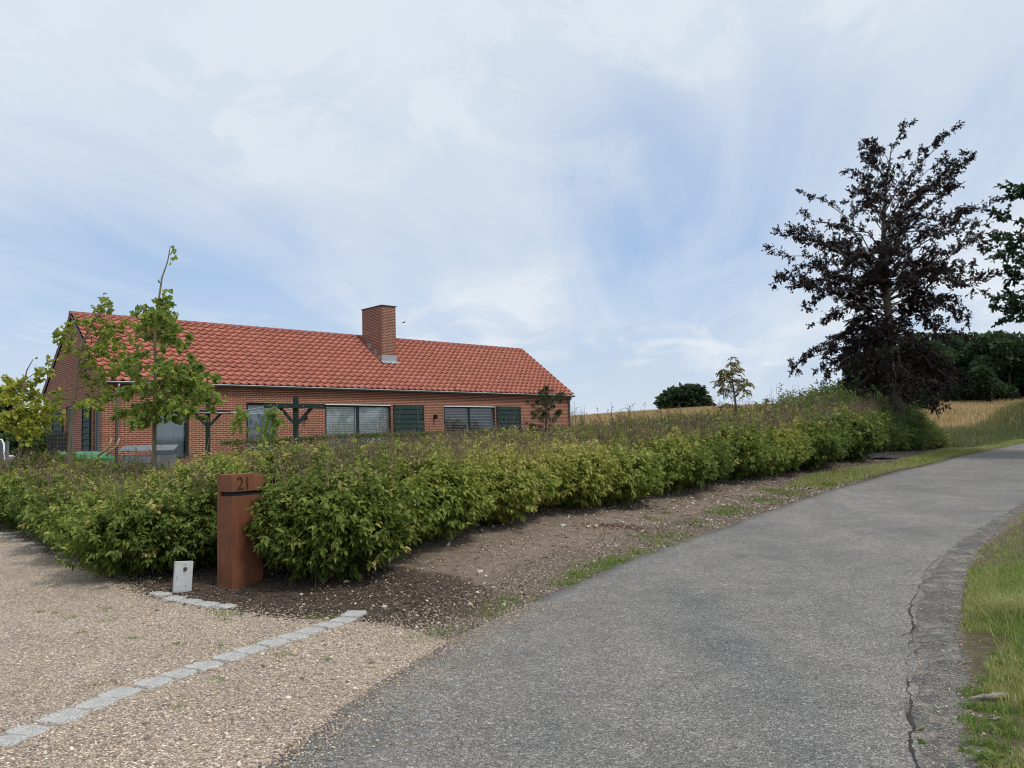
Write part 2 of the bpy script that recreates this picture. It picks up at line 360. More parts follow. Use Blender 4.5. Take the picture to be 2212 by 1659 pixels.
def m_gravel():
    m, t, b, o = newmat('pale_gravel'); c = objco(t)
    c1, d1_, r1 = stones(t, c, 75, GC); c2, d2_, r2 = stones(t, c, 150, GC)
    pick = ramp(t, noise(t, c, 40, 3), [(0.45, 0.0), (0.55, 1.0)])
    col = mixc(t, pick, c1, c2)
    bigv = noise(t, c, 0.9, 5, 0.6)
    col = mixc(t, 0.8, col, ramp(t, bigv, [(0.3, (1.20, 1.16, 1.12)), (0.65, (1.62, 1.56, 1.49))]), 'MULTIPLY')
    setc(t, b, col); b.inputs['Roughness'].default_value = 0.85
    h = math_(t, 'SUBTRACT', 1.0, mixc(t, pick, d1_, d2_)); bump(t, b, h, 0.9, 0.008); return m
M['gravel'] = m_gravel()
def m_ground():
    m, t, b, o = newmat('ground_mix'); c = objco(t)
    n1 = noise(t, c, 1.7, 6, 0.6); n2 = noise(t, c, 11, 6, 0.7); n3 = noise(t, c, 60, 4, 0.7)
    j = math_(t, 'MULTIPLY', math_(t, 'SUBTRACT', math_(t, 'ADD', math_(t, 'MULTIPLY', n2, 0.6), math_(t, 'MULTIPLY', n1, 0.4)), 0.5), 1.6)
    def msk(a): return ramp(t, math_(t, 'ADD', attr(t, a), j), [(0.42, 0.0), (0.58, 1.0)])
    soil = ramp(t, n2, [(0.25, (0.15, 0.115, 0.086)), (0.5, (0.25, 0.195, 0.15)), (0.75, (0.35, 0.285, 0.225))])
    soil = mixc(t, 0.6, soil, ramp(t, n3, [(0.3, 0.7), (0.7, 1.25)]), 'MULTIPLY')
    pv = vor(t, c, 38); ps = N(t, 'ShaderNodeSeparateColor'); t.links.new(pv.outputs['Color'], ps.inputs[0])
    pm = math_(t, 'MULTIPLY', ramp(t, ps.outputs[0], [(0.93, 0.0), (0.94, 1.0)]), ramp(t, pv.outputs['Distance'], [(0.25, 1.0), (0.35, 0.0)]))
    soil = mixc(t, pm, soil, (0.42, 0.37, 0.31))
    # chips and litter: elongated cells
    cv = vor(t, mapping(t, c, rot=(0, 0, 0.6), scale=(1, 2.0, 1)), 62); cs = N(t, 'ShaderNodeSeparateColor'); t.links.new(cv.outputs['Color'], cs.inputs[0])
    chips = ramp(t, cs.outputs[0], [(0.0, (0.08, 0.06, 0.048)), (0.4, (0.19, 0.148, 0.118)), (0.75, (0.35, 0.28, 0.225)), (1.0, (0.58, 0.49, 0.41))])
    chips = mixc(t, 1.0, chips, ramp(t, cv.outputs['Distance'], [(0.3, 1.0), (0.7, 0.4)]), 'MULTIPLY')
    mul = mixc(t, 1.0, chips, (0.50, 0.46, 0.44), 'MULTIPLY')
    gr = ramp(t, n2, [(0.25, (0.070, 0.058, 0.038)), (0.5, (0.125, 0.108, 0.065)), (0.8, (0.22, 0.19, 0.125))])
    gr = mixc(t, 0.7, gr, ramp(t, n3, [(0.3, 0.6), (0.7, 1.4)]), 'MULTIPLY')
    fs = noise(t, mapping(t, c, scale=(1, 1, 1)), 3.0, 8, 0.8)
    fb = noise(t, mapping(t, c, rot=(0, 0, R_(50)), scale=(0.15, 0.02, 1)), 1.0, 5, 0.6)
    field = ramp(t, fs, [(0.3, (0.27, 0.19, 0.095)), (0.55, (0.36, 0.265, 0.14)), (0.75, (0.42, 0.325, 0.19))])
    field = mixc(t, 0.7, field, ramp(t, fb, [(0.35, (0.82, 0.80, 0.76)), (0.65, (1.1, 1.1, 1.1))]), 'MULTIPLY')
    col = mixc(t, msk('m_chips'), soil, chips)
    col = mixc(t, msk('m_mulch'), col, mul)
    col = mixc(t, msk('m_grass'), col, gr)
    col = mixc(t, ramp(t, attr(t, 'm_field'), [(0.45, 0.0), (0.55, 1.0)]), col, field)
    setc(t, b, col); b.inputs['Roughness'].default_value = 0.95; b.inputs['Specular IOR Level'].default_value = 0.15
    bump(t, b, math_(t, 'ADD', n2, math_(t, 'ADD', math_(t, 'MULTIPLY', n3, 0.5), math_(t, 'MULTIPLY', cs.outputs[0], 0.3))), 0.8, 0.03); return m
M['ground'] = m_ground()
def m_granite():
    m, t, b, o = newmat('granite'); c = objco(t)
    v = vor(t, c, 190); s_ = N(t, 'ShaderNodeSeparateColor'); t.links.new(v.outputs['Color'], s_.inputs[0])
    col = ramp(t, s_.outputs[0], [(0, (0.16, 0.155, 0.15)), (0.3, (0.36, 0.355, 0.345)), (0.8, (0.50, 0.495, 0.48)), (1, (0.66, 0.65, 0.62))])
    n = noise(t, c, 7, 5); col = mixc(t, 0.7, col, ramp(t, n, [(0.3, (0.82, 0.80, 0.76)), (0.65, (1.1, 1.1, 1.1))]), 'MULTIPLY')
    setc(t, b, col); b.inputs['Roughness'].default_value = 0.8; bump(t, b, noise(t, c, 40, 5), 0.4, 0.008); return m
M['granite'] = m_granite()
def m_pebble():
    m, t, b, o = newmat('pebble'); setc(t, b, ramp(t, attr(t, 'tint'), GC)); b.inputs['Roughness'].default_value = 0.75; return m
M['pebble'] = m_pebble()
def m_chip():
    m, t, b, o = newmat('bark_chip'); setc(t, b, ramp(t, attr(t, 'tint'), [(0, (0.022, 0.016, 0.014)), (0.35, (0.06, 0.044, 0.035)), (0.7, (0.16, 0.12, 0.092)), (1, (0.42, 0.34, 0.27))])); return m
M['chip'] = m_chip()

# ------------------------------------------------------------------ terrain height
LE = [(-6.5, -12), (-4.4, -5), (-2.6, 0), (-1.75, 2.2), (-1.17, 3.97), (-0.94, 5.0), (-0.55, 6.18), (0.0, 7.25), (0.62, 8.41), (1.25, 9.45), (1.95, 10.41), (3.3, 12.4), (4.78, 14.53), (7.59, 18.31), (11.37, 22.75), (15.59, 28.0), (22.68, 36.0), (30, 43), (45, 55)]
RE = [(-3.4, -13), (-1.4, -6), (0.3, -1), (1.15, 1.6), (1.76, 3.79), (2.35, 5.0), (2.86, 6.05), (3.57, 7.41), (4.2, 8.43), (5.09, 9.77), (6.02, 10.93), (7.07, 12.19), (8.72, 14.17), (10.9, 16.7), (13.8, 20.3), (18.0, 25.4), (25.1, 33.5), (32.4, 40.5), (47.4, 52.5)]
LE = np.array(LE, float); RE = np.array(RE, float)
def g0(y): 
    t = np.maximum(0, np.asarray(y, float) - 5); return 0.034 * t * t / (t + 3)
HB = np.array([(-12, 17.5), (-8.58, 13.29), (-7.86, 12.6), (-6.22, 10.97), (-4.78, 9.36), (-3.65, 8.02), (-2.88, 7.77), (-2.05, 7.74), (-1.7, 9.07), (-1.18, 9.86), (0.24, 11.73), (1.77, 13.87), (4.75, 17.32), (8.99, 22.53), (12.72, 28.6)])
AZ = R_(46.87); D1 = np.array([math.sin(AZ), math.cos(AZ)]); D2 = np.array([-D1[1], D1[0]]); CW = np.array([-12.855, 25.66])
FLOOR = 1.03
def hp(u, v): return CW + D1 * u + D2 * v
cp = []
for p in list(LE) + list(RE): cp.append((p[0], p[1], float(g0(p[1]))))
for p in RE: cp.append((p[0] + 2.5, p[1] - 1.5, float(g0(p[1])) + 0.12)); 
for p in HB[4:9]: cp.append((p[0], p[1], float(g0(p[1])) + 0.06))
for p in HB[9:]: cp.append((p[0], p[1], float(g0(p[1])) + 0.2)); cp.append((p[0] - 1.2, p[1] + 0.9, float(g0(p[1])) + 0.34))
for p in HB[:4]: cp.append((p[0], p[1], float(g0(p[1])) + 0.02))
for p in [(-6, 0, 0), (-6, 5, 0), (-12, 5, 0.02), (-12, 10, 0.2), (-20, 3, 0), (-22, 15, 0.5), (8, 0, 0.1), (12, 6, 0.2), (20, 10, 0.5), (30, 22, 0.9), (-2, 13, 0.6), (2, 19, 0.85), (7, 26, 1.0), (12.5, 30.5, 1.05), (-7, 16, 0.65)]: cp.append(p)
for u in (-4, 2, 8, 14, 20, 25):
    for v in (-3, 3, 9): q = hp(u, v); cp.append((q[0], q[1], FLOOR - 0.03))
for r_, zs in ((55, (0.5, 1.2, 2.4, 2.9, 3.0, 2.6)), (85, (0.5, 1.6, 3.75, 4.35, 4.4, 4.0)), (130, (0, 1.0, 3.2, 3.4, 3.4, 3.0)), (260, (-2, -2, -1, -1, -1, -1))):
    for a_, z_ in zip((-60, -25, 4, 14, 32, 60), zs): cp.append((r_ * math.sin(R_(a_)), r_ * math.cos(R_(a_)), z_))
for a_ in range(90, 300, 30):
    for r_ in (30, 90, 260): cp.append((r_ * math.sin(R_(a_)), r_ * math.cos(R_(a_)), 0.0 if r_ < 200 else -2))
cp += [(16.5, 33.5, 1.02), (21.5, 40, 1.28), (28, 47, 1.8), (14.0, 30.0, 0.92), (19.1, 32.0, 0.79), (26, 39.5, 1.06)]
cp = np.array(cp, float)
_c = 2.5
def _K(A, B): return np.sqrt(((A[:, None, :] - B[None, :, :]) ** 2).sum(-1) + _c * _c)
_A = _K(cp[:, :2], cp[:, :2]); _n = len(cp)
_A = _A - np.eye(_n) * 0.35
_w = np.linalg.solve(np.block([[_A, np.ones((_n, 1))], [np.ones((1, _n)), np.zeros((1, 1))]]), np.append(cp[:, 2], 0))
def zbase(xy):
    xy = np.asarray(xy, float).reshape(-1, 2); out = np.empty(len(xy))
    for i in range(0, len(xy), 20000): out[i:i + 20000] = _K(xy[i:i + 20000], cp[:, :2]) @ _w[:-1] + _w[-1]
    r = np.hypot(xy[:, 0], xy[:, 1]); k = np.clip((r - 200) / 200, 0, 1); return out * (1 - k) + (-2.0 - np.maximum(0, r - 400) * 0.004) * k
def segdist(xy, pl):
    xy = np.asarray(xy, float).reshape(-1, 2); best = np.full(len(xy), 1e9)
    for a, b in zip(pl[:-1], pl[1:]):
        d = b - a; t = np.clip(((xy - a) @ d) / (d @ d), 0, 1); q = a + t[:, None] * d
        best = np.minimum(best, np.hypot(*(xy - q).T))
    return best
def inpoly(xy, poly):
    xy = np.asarray(xy, float).reshape(-1, 2); x, y = xy.T; ins = np.zeros(len(xy), bool); j = len(poly) - 1
    for i in range(len(poly)):
        xi, yi = poly[i]; xj, yj = poly[j]
        c = ((yi > y) != (yj > y)) & (x < (xj - xi) * (y - yi) / (yj - yi + 1e-12) + xi); ins ^= c; j = i
    return ins
ROADPOLY = np.vstack([LE, RE[::-1]])
def ground_at_px(x, y, f=None):
    r = ray(x, y); t = 1.0
    for _ in range(400):
        p = r * t; h = HC + p[2] - zbase([p[:2]])[0]
        if h < 0.002: break
        t += max(0.004, h * 1.2)
    return Vector((p[0], p[1], HC + p[2]))
def gp(x, y): p = ground_at_px(x, y); return (p.x, p.y)
GRAVEL_EDGE = [gp(*p) for p in [(-60, 1136), (0, 1150), (60, 1170), (100, 1190), (190, 1222), (260, 1252), (335, 1290), (495, 1316), (640, 1334), (780, 1340), (900, 1362), (975, 1384)]]
GRAVPOLY = np.array(GRAVEL_EDGE + [tuple(p) for p in LE[6::-1]] + [(-25, -12), (-25, 12), (-14, 15)], float)
def detail(xy):
    P3 = np.c_[xy, np.zeros(len(xy))]
    d = np.minimum(np.where(inpoly(xy, ROADPOLY), 0, segdist(xy, np.vstack([LE]))), 9)
    d = np.minimum(d, segdist(xy, RE)); d = np.where(inpoly(xy, ROADPOLY), 0, d)
    dg = np.where(inpoly(xy, GRAVPOLY), 0, segdist(xy, np.vstack([GRAVPOLY, GRAVPOLY[:1]])))
    k = np.clip(np.minimum(d - 0.75, dg - 0.1) / 0.5, 0, 1)
    r = np.hypot(*xy.T)
    return k * (0.022 * wav(P3, 2.6, 1) + 0.014 * wav(P3, 7.5, 2)) * np.clip(1.5 - r / 60, 0, 1)
def zg(x, y): q = np.array([[x, y]], float); return float(zbase(q)[0] + detail(q)[0])
def zgs(xy): return zbase(xy) + detail(xy)

def axis(lo, hi, a, b, step, n):
    mid = np.arange(a, b, step); g = np.geomspace(1, 1 + (hi - b) / step * 0.12, n) - 1
    up_ = b + g / g[-1] * (hi - b); g2 = np.geomspace(1, 1 + (a - lo) / step * 0.12, n) - 1; dn = a - g2 / g2[-1] * (a - lo)
    return np.concatenate([dn[::-1][:-1], mid, up_])
gx = axis(-1500, 1500, -11, 14, 0.13, 90); gy = axis(-800, 2000, 2.5, 24, 0.13, 100)
GX, GY = np.meshgrid(gx, gy); XY = np.c_[GX.ravel(), GY.ravel()]
ZB = zgs(XY)
nx_, ny_ = len(gx), len(gy)
ii = (np.arange(ny_ - 1)[:, None] * nx_ + np.arange(nx_ - 1)[None, :]).ravel()
GF = np.c_[ii, ii + 1, ii + 1 + nx_, ii + nx_]
dL = segdist(XY, LE); inroad = inpoly(XY, ROADPOLY); rightside = inpoly(XY, np.vstack([RE, [(400, 300), (400, -300), (-3.4, -300)]]))
MULCH = np.array([gp(*p) for p in [(60, 1150), (300, 1235), (470, 1235), (640, 1235), (800, 1245), (930, 1262), (980, 1290), (900, 1325), (780, 1342), (640, 1338), (495, 1318), (335, 1292), (190, 1225), (100, 1192)]])
sstep = lambda a, b, x: np.clip((x - a) / (b - a), 0, 1)
Rr = np.hypot(*XY.T); azd = np.degrees(np.arctan2(XY[:, 0], XY[:, 1]))
leftverge = (~rightside) & (~inroad)
m_chips = np.where(leftverge, 1 - sstep(0.5, 1.3, dL), 0) * 0.9
m_chips = np.where(leftverge & (XY[:, 1] > 17) & (dL < 4) & (Rr < 38), 1.0, m_chips)
m_chips = np.where(rightside & (Rr < 40), 1 - sstep(0.3, 0.6, segdist(XY, RE)), m_chips)
m_mulch = np.where(inpoly(XY, MULCH), 1.0, np.where(inpoly(XY, GRAVPOLY), 0, 1 - sstep(0, 0.9, segdist(XY, np.vstack([MULCH, MULCH[:1]])))))
housed = (XY - CW) @ D2
lawn = leftverge & ((XY[:, 1] - 0.9 * XY[:, 0]) > 16.5) & ~((XY[:, 1] > 17) & (dL < 3.6) & (Rr < 38))
m_grass = np.where(rightside, sstep(0.22, 0.42, segdist(XY, RE)), 0)
m_grass = np.where(lawn, 1.0, m_grass)
m_grass = np.where(leftverge & (XY[:, 1] > 16) & (dL < 1.0), np.maximum(m_grass, sstep(16, 19, XY[:, 1]) * 0.95), m_grass)
m_grass = np.where(leftverge & (XY[:, 0] > 15) & (Rr > 31), 1.0, m_grass)
m_field = np.where((Rr > 40) & (leftverge | (Rr > 70)) & (azd > -12), sstep(0, 6, Rr - 40 - 4 * (dL < 5)), 0)
m_field = np.where((azd > -12) & (Rr > 62), 1.0, m_field) * (azd > -12)
m_field = np.where((dL < 4.0), 0, m_field); m_field = np.where(leftverge & (XY[:, 0] > 17) & (dL > 3.0) & (Rr > 36), 1.0, m_field)
npmesh('ground', np.c_[XY, ZB], [GF], M['ground'], attrs=dict(m_chips=m_chips, m_mulch=m_mulch, m_grass=m_grass, m_field=m_field), smooth=True, kind='structure')

def resample(pl, step):
    pl = np.asarray(pl, float); s = np.concatenate([[0], np.cumsum(np.hypot(*np.diff(pl, axis=0).T))])
    n = max(2, int(s[-1] / step)); q = np.linspace(0, s[-1], n); return np.c_[np.interp(q, s, pl[:, 0]), np.interp(q, s, pl[:, 1])]
def smoothline(pl, it=3):
    for _ in range(it):
        a = pl[:-1] * .75 + pl[1:] * .25; b = pl[:-1] * .25 + pl[1:] * .75
        q = np.empty((2 * len(a), 2)); q[0::2] = a; q[1::2] = b; pl = np.vstack([pl[:1], q, pl[-1:]])
    return pl
Lr = smoothline(LE); Rr_ = smoothline(RE)
def strip(name, A, B, n, m, mat, dz, amp0=0, amp1=0, edge_drop0=0, edge_drop1=0, fr=9.0, **kw):
    def rs(pl, n):
        s = np.concatenate([[0], np.cumsum(np.hypot(*np.diff(pl, axis=0).T))]); q = np.linspace(0, 1, n) ** 1.0 * s[-1]
        return np.c_[np.interp(q, s, pl[:, 0]), np.interp(q, s, pl[:, 1])]
    A = rs(A, n); B = rs(B, n); w = unit(B - A)
    na = wav(np.c_[A, A[:, 0] * 0], fr, 3) + 0.7 * wav(np.c_[A, A[:, 0] * 0], fr * 3.1, 4); nb = wav(np.c_[B, B[:, 0] * 0], fr, 5) + 0.8 * wav(np.c_[B, B[:, 0] * 0], fr * 2.7, 6)
    A = A + w * (na * amp0)[:, None]; B = B + w * (nb * amp1)[:, None]
    t = np.linspace(0, 1, m)[None, :, None]
    P = (A[:, None, :] * (1 - t) + B[:, None, :] * t).reshape(-1, 2); z = zgs(P) + dz
    V = np.c_[P, z].reshape(n, m, 3)
    lo0 = V[:, :1].copy(); lo0[..., 2] -= edge_drop0 + 0.03; lo1 = V[:, -1:].copy(); lo1[..., 2] -= edge_drop1 + 0.03
    V = np.concatenate([lo0, V, lo1], 1); mm = m + 2
    i2 = (np.arange(n - 1)[:, None] * mm + np.arange(mm - 1)[None, :]).ravel()
    return npmesh(name, V.reshape(-1, 3), [np.c_[i2, i2 + 1, i2 + 1 + mm, i2 + mm]], mat, **kw)
strip('road', Lr, Rr_, 1500, 20, M['asphalt'], 0.018, 0.03, 0.035, kind='structure')
nrm = unit(np.c_[np.gradient(Rr_[:, 0]), np.gradient(Rr_[:, 1])]); nrm = np.c_[nrm[:, 1], -nrm[:, 0]]
wsh = 0.30 + 0.05 * wav(np.c_[Rr_, Rr_[:, 0] * 0], 0.8, 9)
wsh = wsh * np.clip((15 - Rr_[:, 1]) / 5, 0.25, 1)
strip('road_shoulder', Rr_ - nrm * 0.12, Rr_ + nrm * wsh[:, None], 1200, 6, M['oldasphalt'], 0.006, 0.0, 0.05, kind='structure')

# broken asphalt edge: flat dark strip paints the crack's shadowed gap, with side branches
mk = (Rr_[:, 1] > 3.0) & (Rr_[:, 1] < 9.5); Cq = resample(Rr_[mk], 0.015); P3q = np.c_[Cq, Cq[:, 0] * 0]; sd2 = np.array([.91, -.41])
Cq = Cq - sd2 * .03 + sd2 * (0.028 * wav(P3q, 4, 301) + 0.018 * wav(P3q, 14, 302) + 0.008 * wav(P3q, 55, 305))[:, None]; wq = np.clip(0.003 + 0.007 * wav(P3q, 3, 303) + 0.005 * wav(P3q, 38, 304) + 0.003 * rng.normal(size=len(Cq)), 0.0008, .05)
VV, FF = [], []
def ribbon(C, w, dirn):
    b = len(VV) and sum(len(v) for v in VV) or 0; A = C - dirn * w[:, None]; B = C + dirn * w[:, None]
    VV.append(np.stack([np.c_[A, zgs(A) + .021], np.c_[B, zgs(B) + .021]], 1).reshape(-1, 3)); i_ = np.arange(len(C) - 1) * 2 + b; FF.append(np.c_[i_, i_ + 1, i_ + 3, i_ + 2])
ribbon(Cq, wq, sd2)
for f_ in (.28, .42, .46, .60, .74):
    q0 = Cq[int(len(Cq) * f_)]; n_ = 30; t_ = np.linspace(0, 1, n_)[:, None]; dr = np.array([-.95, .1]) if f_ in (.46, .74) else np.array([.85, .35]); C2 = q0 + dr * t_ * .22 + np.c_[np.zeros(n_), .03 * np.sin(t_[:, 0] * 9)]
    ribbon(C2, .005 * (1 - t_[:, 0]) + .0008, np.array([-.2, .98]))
npmesh('road_crack_shade', np.concatenate(VV), FF, M['crack'], kind='structure')

# gravel drive sheet
def polysheet(name, poly, step, mat, dz, **kw):
    lo = poly.min(0); hi = poly.max(0); lo = np.maximum(lo, [-13, -3]); hi = np.minimum(hi, [3, 17])
    bm = bmesh.new(); xs = np.arange(lo[0], hi[0] + step, step); ys = np.arange(lo[1], hi[1] + step, step)
    X_, Y_ = np.meshgrid(xs, ys); P = np.c_[X_.ravel(), Y_.ravel()]; d = segdist(P, np.vstack([poly, poly[:1]])); ins = inpoly(P, poly)
    keepv = ins | (d < step * 0.2); n = len(xs)
    # pull near-edge vertices on to the boundary with jitter
    V = np.c_[P, zgs(P) + dz]; V[:, 2] -= 0.02 * (1 - sstep(-0.02, 0.05, np.where(ins, d, -d)))
    i2 = (np.arange(len(ys) - 1)[:, None] * n + np.arange(n - 1)[None, :]).ravel(); F = np.c_[i2, i2 + 1, i2 + 1 + n, i2 + n]
    F = F[keepv[F].any(1)]
    used = np.unique(F); rem = np.full(len(V), -1); rem[used] = np.arange(len(used))
    return npmesh(name, V[used], [rem[F]], mat, smooth=True, **kw)
polysheet('gravel_driveway', GRAVPOLY, 0.06, M['gravel'], 0.009, kind='structure')

# ------------------------------------------------------------------ foliage tools
def leaves(name, P, D, L, Wd, tint, mat, parent=None, flat=0.5, hi=True, fold=0.18, curl=0.25, **kw):
    n = len(P); P = np.asarray(P); D = unit(np.asarray(D)); L = np.broadcast_to(L, (n,))[:, None]; Wd = np.broadcast_to(Wd, (n,))[:, None]
    up_ = np.array([0, 0, 1.0]) + rng.normal(size=(n, 3)) * flat
    Nn = unit(up_ - D * (up_ * D).sum(1, keepdims=True)); Sd = np.cross(D, Nn)
    if hi:
        V = np.stack([P, P + D * L * .28 + Sd * Wd * .5 + Nn * Wd * fold, P + D * L * .68 + Sd * Wd * .36 + Nn * (Wd * fold * .7 - L * curl * .35),
                      P + D * L - Nn * L * curl, P + D * L * .68 - Sd * Wd * .36 + Nn * (Wd * fold * .7 - L * curl * .35), P + D * L * .28 - Sd * Wd * .5 + Nn * Wd * fold], 1).reshape(-1, 3)
        b = np.arange(n) * 6; F = np.concatenate([np.c_[b, b + 1, b + 2, b + 3], np.c_[b, b + 3, b + 4, b + 5]]); k = 6; fs = [F]
    else:
        V = np.stack([P, P + D * L * .42 + Sd * Wd * .5 + Nn * Wd * fold, P + D * L - Nn * L * curl, P + D * L * .42 - Sd * Wd * .5 + Nn * Wd * fold], 1).reshape(-1, 3)
        b = np.arange(n) * 4; fs = [np.concatenate([np.c_[b, b + 1, b + 2], np.c_[b, b + 2, b + 3]])]; k = 4
    return npmesh(name, V, fs, mat, parent, attrs=dict(tint=np.repeat(np.clip(tint, 0, 1), k)), **kw)
def shoots(SP, SD, SL, nl, LL, LW, tint, spread=1.0, droop=0.25, tipgain=0.25):
    """leaf bases and directions set along shoots; returns P,D,L,W,tint"""
    n = len(SP); t = (np.arange(nl) + 0.6) / nl
    Pp = SP[:, None, :] + SD[:, None, :] * (SL[:, None] * t[None, :])[..., None]
    a = unit(np.cross(SD, rng.normal(size=(n, 3)))); b = np.cross(SD, a)
    ph = np.arange(nl) * 2.4 + 0.0; ph = ph[None, :] + rng.uniform(0, 6.28, (n, 1)) + rng.normal(size=(n, nl)) * 0.3
    rad = a[:, None, :] * np.cos(ph)[..., None] + b[:, None, :] * np.sin(ph)[..., None]
    D = unit(SD[:, None, :] * (0.55 + 0.6 * t[None, :, None]) + rad * spread + np.array([0, 0, -droop]))
    sz = (0.75 + 0.5 * rng.random((n, nl))) * (0.75 + 0.5 * np.sin(np.pi * np.clip(t, 0.1, 0.95)))[None, :]
    L = LL[:, None] * sz; Wd = LW[:, None] * sz
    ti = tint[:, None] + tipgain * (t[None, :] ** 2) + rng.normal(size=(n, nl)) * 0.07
    return Pp.reshape(-1, 3), D.reshape(-1, 3), L.ravel(), Wd.ravel(), ti.ravel()
def sticks(name, A, B, r0, r1, tint, mat, parent=None, mids=None, **kw):
    """many 3-sided tapered sticks"""
    A = np.asarray(A); B = np.asarray(B); n = len(A); d = unit(B - A); a = unit(np.cross(d, rng.normal(size=(n, 3)))); b = np.cross(d, a)
    r0 = np.broadcast_to(r0, (n,))[:, None]; r1 = np.broadcast_to(r1, (n,))[:, None]; V = []
    for c, r in ((A, r0), (B, r1)):
        for k in range(3): th = 2.0944 * k; V.append(c + (a * math.cos(th) + b * math.sin(th)) * r)
    V = np.stack(V, 1).reshape(-1, 3); q = np.arange(n) * 6
    F = np.concatenate([np.c_[q + k, q + (k + 1) % 3, q + 3 + (k + 1) % 3, q + 3 + k] for k in range(3)])
    return npmesh(name, V, [F], mat, parent, attrs=dict(tint=np.repeat(np.broadcast_to(tint, (n,)), 6)), **kw)
def blades(name, P, H, Wd, lean, tint, mat, parent=None, **kw):
    n = len(P); ph = rng.uniform(0, 6.28, n); d = np.c_[np.cos(ph), np.sin(ph), np.zeros(n)]; s_ = np.c_[-np.sin(ph), np.cos(ph), np.zeros(n)]
    th = rng.uniform(0, 6.28, n); s_ = np.c_[np.cos(th), np.sin(th), np.zeros(n)]
    H = np.broadcast_to(H, (n,))[:, None]; Wd = np.broadcast_to(Wd, (n,))[:, None]; lean = np.broadcast_to(lean, (n,))[:, None]
    up_ = np.array([0, 0, 1.0]); m1 = P + up_ * H * .55 + d * H * lean * .3; tp = P + up_ * H * (1 - 0.35 * lean) + d * H * lean
    V = np.stack([P - s_ * Wd * .5, P + s_ * Wd * .5, m1 + s_ * Wd * .4, m1 - s_ * Wd * .4, tp], 1).reshape(-1, 3); b = np.arange(n) * 5
    return npmesh(name, V, [np.c_[b, b + 1, b + 2, b + 3], np.c_[b + 3, b + 2, b + 4]], mat, parent, attrs=dict(tint=np.repeat(np.clip(tint, 0, 1), 5)), **kw)

# ------------------------------------------------------------------ house
HW, HL = 6.87, 21.51
ZE, ZR, ZT = 3.703, 6.391, 3.12      # eave, ridge, window heads
house = empty('brick_house', (CW[0], CW[1], 0), math.pi / 2 - AZ, label='long low red brick house with orange tiled gable roof and brick chimney', cat='house')
OPF = [(1.59, 2.71, 1.2), (4.74, 5.90, 1.2), (7.88, 10.89, FLOOR + .02), (13.6, 16.52, FLOOR + .02)]       # openings on the long wall
OPG = [(0.30, 0.95, FLOOR + .02), (3.02, 4.02, FLOOR + .02)]
REV = 0.13
def wall_mb(L, z0, z1, ops, f, zt):
    """f(a, d, z) -> local point; a along the wall, d depth inward"""
    mb = MB(); us = sorted({0, L, *[o[0] for o in ops], *[o[1] for o in ops]}); zs = sorted({z0, z1, zt, *[o[2] for o in ops]})
    for a0, a1 in zip(us[:-1], us[1:]):
        for b0, b1 in zip(zs[:-1], zs[1:]):
            if any(o[0] <= a0 + 1e-6 and a1 <= o[1] + 1e-6 and o[2] <= b0 + 1e-6 and b1 <= zt + 1e-6 for o in ops): continue
            mb.poly([f(a0, 0, b0), f(a1, 0, b0), f(a1, 0, b1), f(a0, 0, b1)], [(a0, b0), (a1, b0), (a1, b1), (a0, b1)])
    for a0, a1, zb in ops:
        for (p, q) in (((a0, zb), (a0, zt)), ((a1, zt), (a1, zb)), ((a0, zt), (a1, zt)), ((a1, zb), (a0, zb))):
            mb.poly([f(p[0], 0, p[1]), f(q[0], 0, q[1]), f(q[0], REV, q[1]), f(p[0], REV, p[1])], [(p[0] + p[1], p[1]), (q[0] + q[1], q[1]), (q[0] + q[1] + REV, q[1]), (p[0] + p[1] + REV, p[1])])
    return mb
ZG = FLOOR - 0.5
ff = lambda a, d, z: (a, d, z)
fg = lambda a, d, z: (d, a, z)
mb = wall_mb(HL, ZG, 3.64, OPF, ff, ZT)
mb.box((HL / 2, -0.012, 3.575), (HL - 0.02, 0.05, 0.12))     # corbelled top courses
wl = mb.build('wall', M['brick'], house)
for p, u in zip(wl.data.polygons[-6:], range(6)):
    for li in p.loop_indices:
        c = wl.data.vertices[wl.data.loops[li].vertex_index].co; wl.data.uv_layers[0].data[li].uv = (c.x, c.z)
mb = wall_mb(HW, ZG, 3.5, OPG, fg, ZT - 0.02)
zr = ZR - 0.12; mb.poly([(0, 0, 3.5), (0, HW, 3.5), (0, HW, 3.64), (0, HW / 2, zr), (0, 0, 3.64)], [(0, 3.5), (HW, 3.5), (HW, 3.64), (HW / 2, zr), (0, 3.64)])
mb.build('wall', M['brick'], house)
mb = MB(); mb.poly([(HL, 0, ZG), (HL, HW, ZG), (HL, HW, 3.64), (HL, HW / 2, zr), (HL, 0, 3.64)], [(0, ZG), (HW, ZG), (HW, 3.64), (HW / 2, zr), (0, 3.64)])
mb.build('wall', M['brick'], house)
mb = MB(); mb.poly([(0, HW, ZG), (HL, HW, ZG), (HL, HW, 3.64), (0, HW, 3.64)], [(0, ZG), (HL, ZG), (HL, 3.64), (0, 3.64)]); mb.build('wall', M['brick'], house)
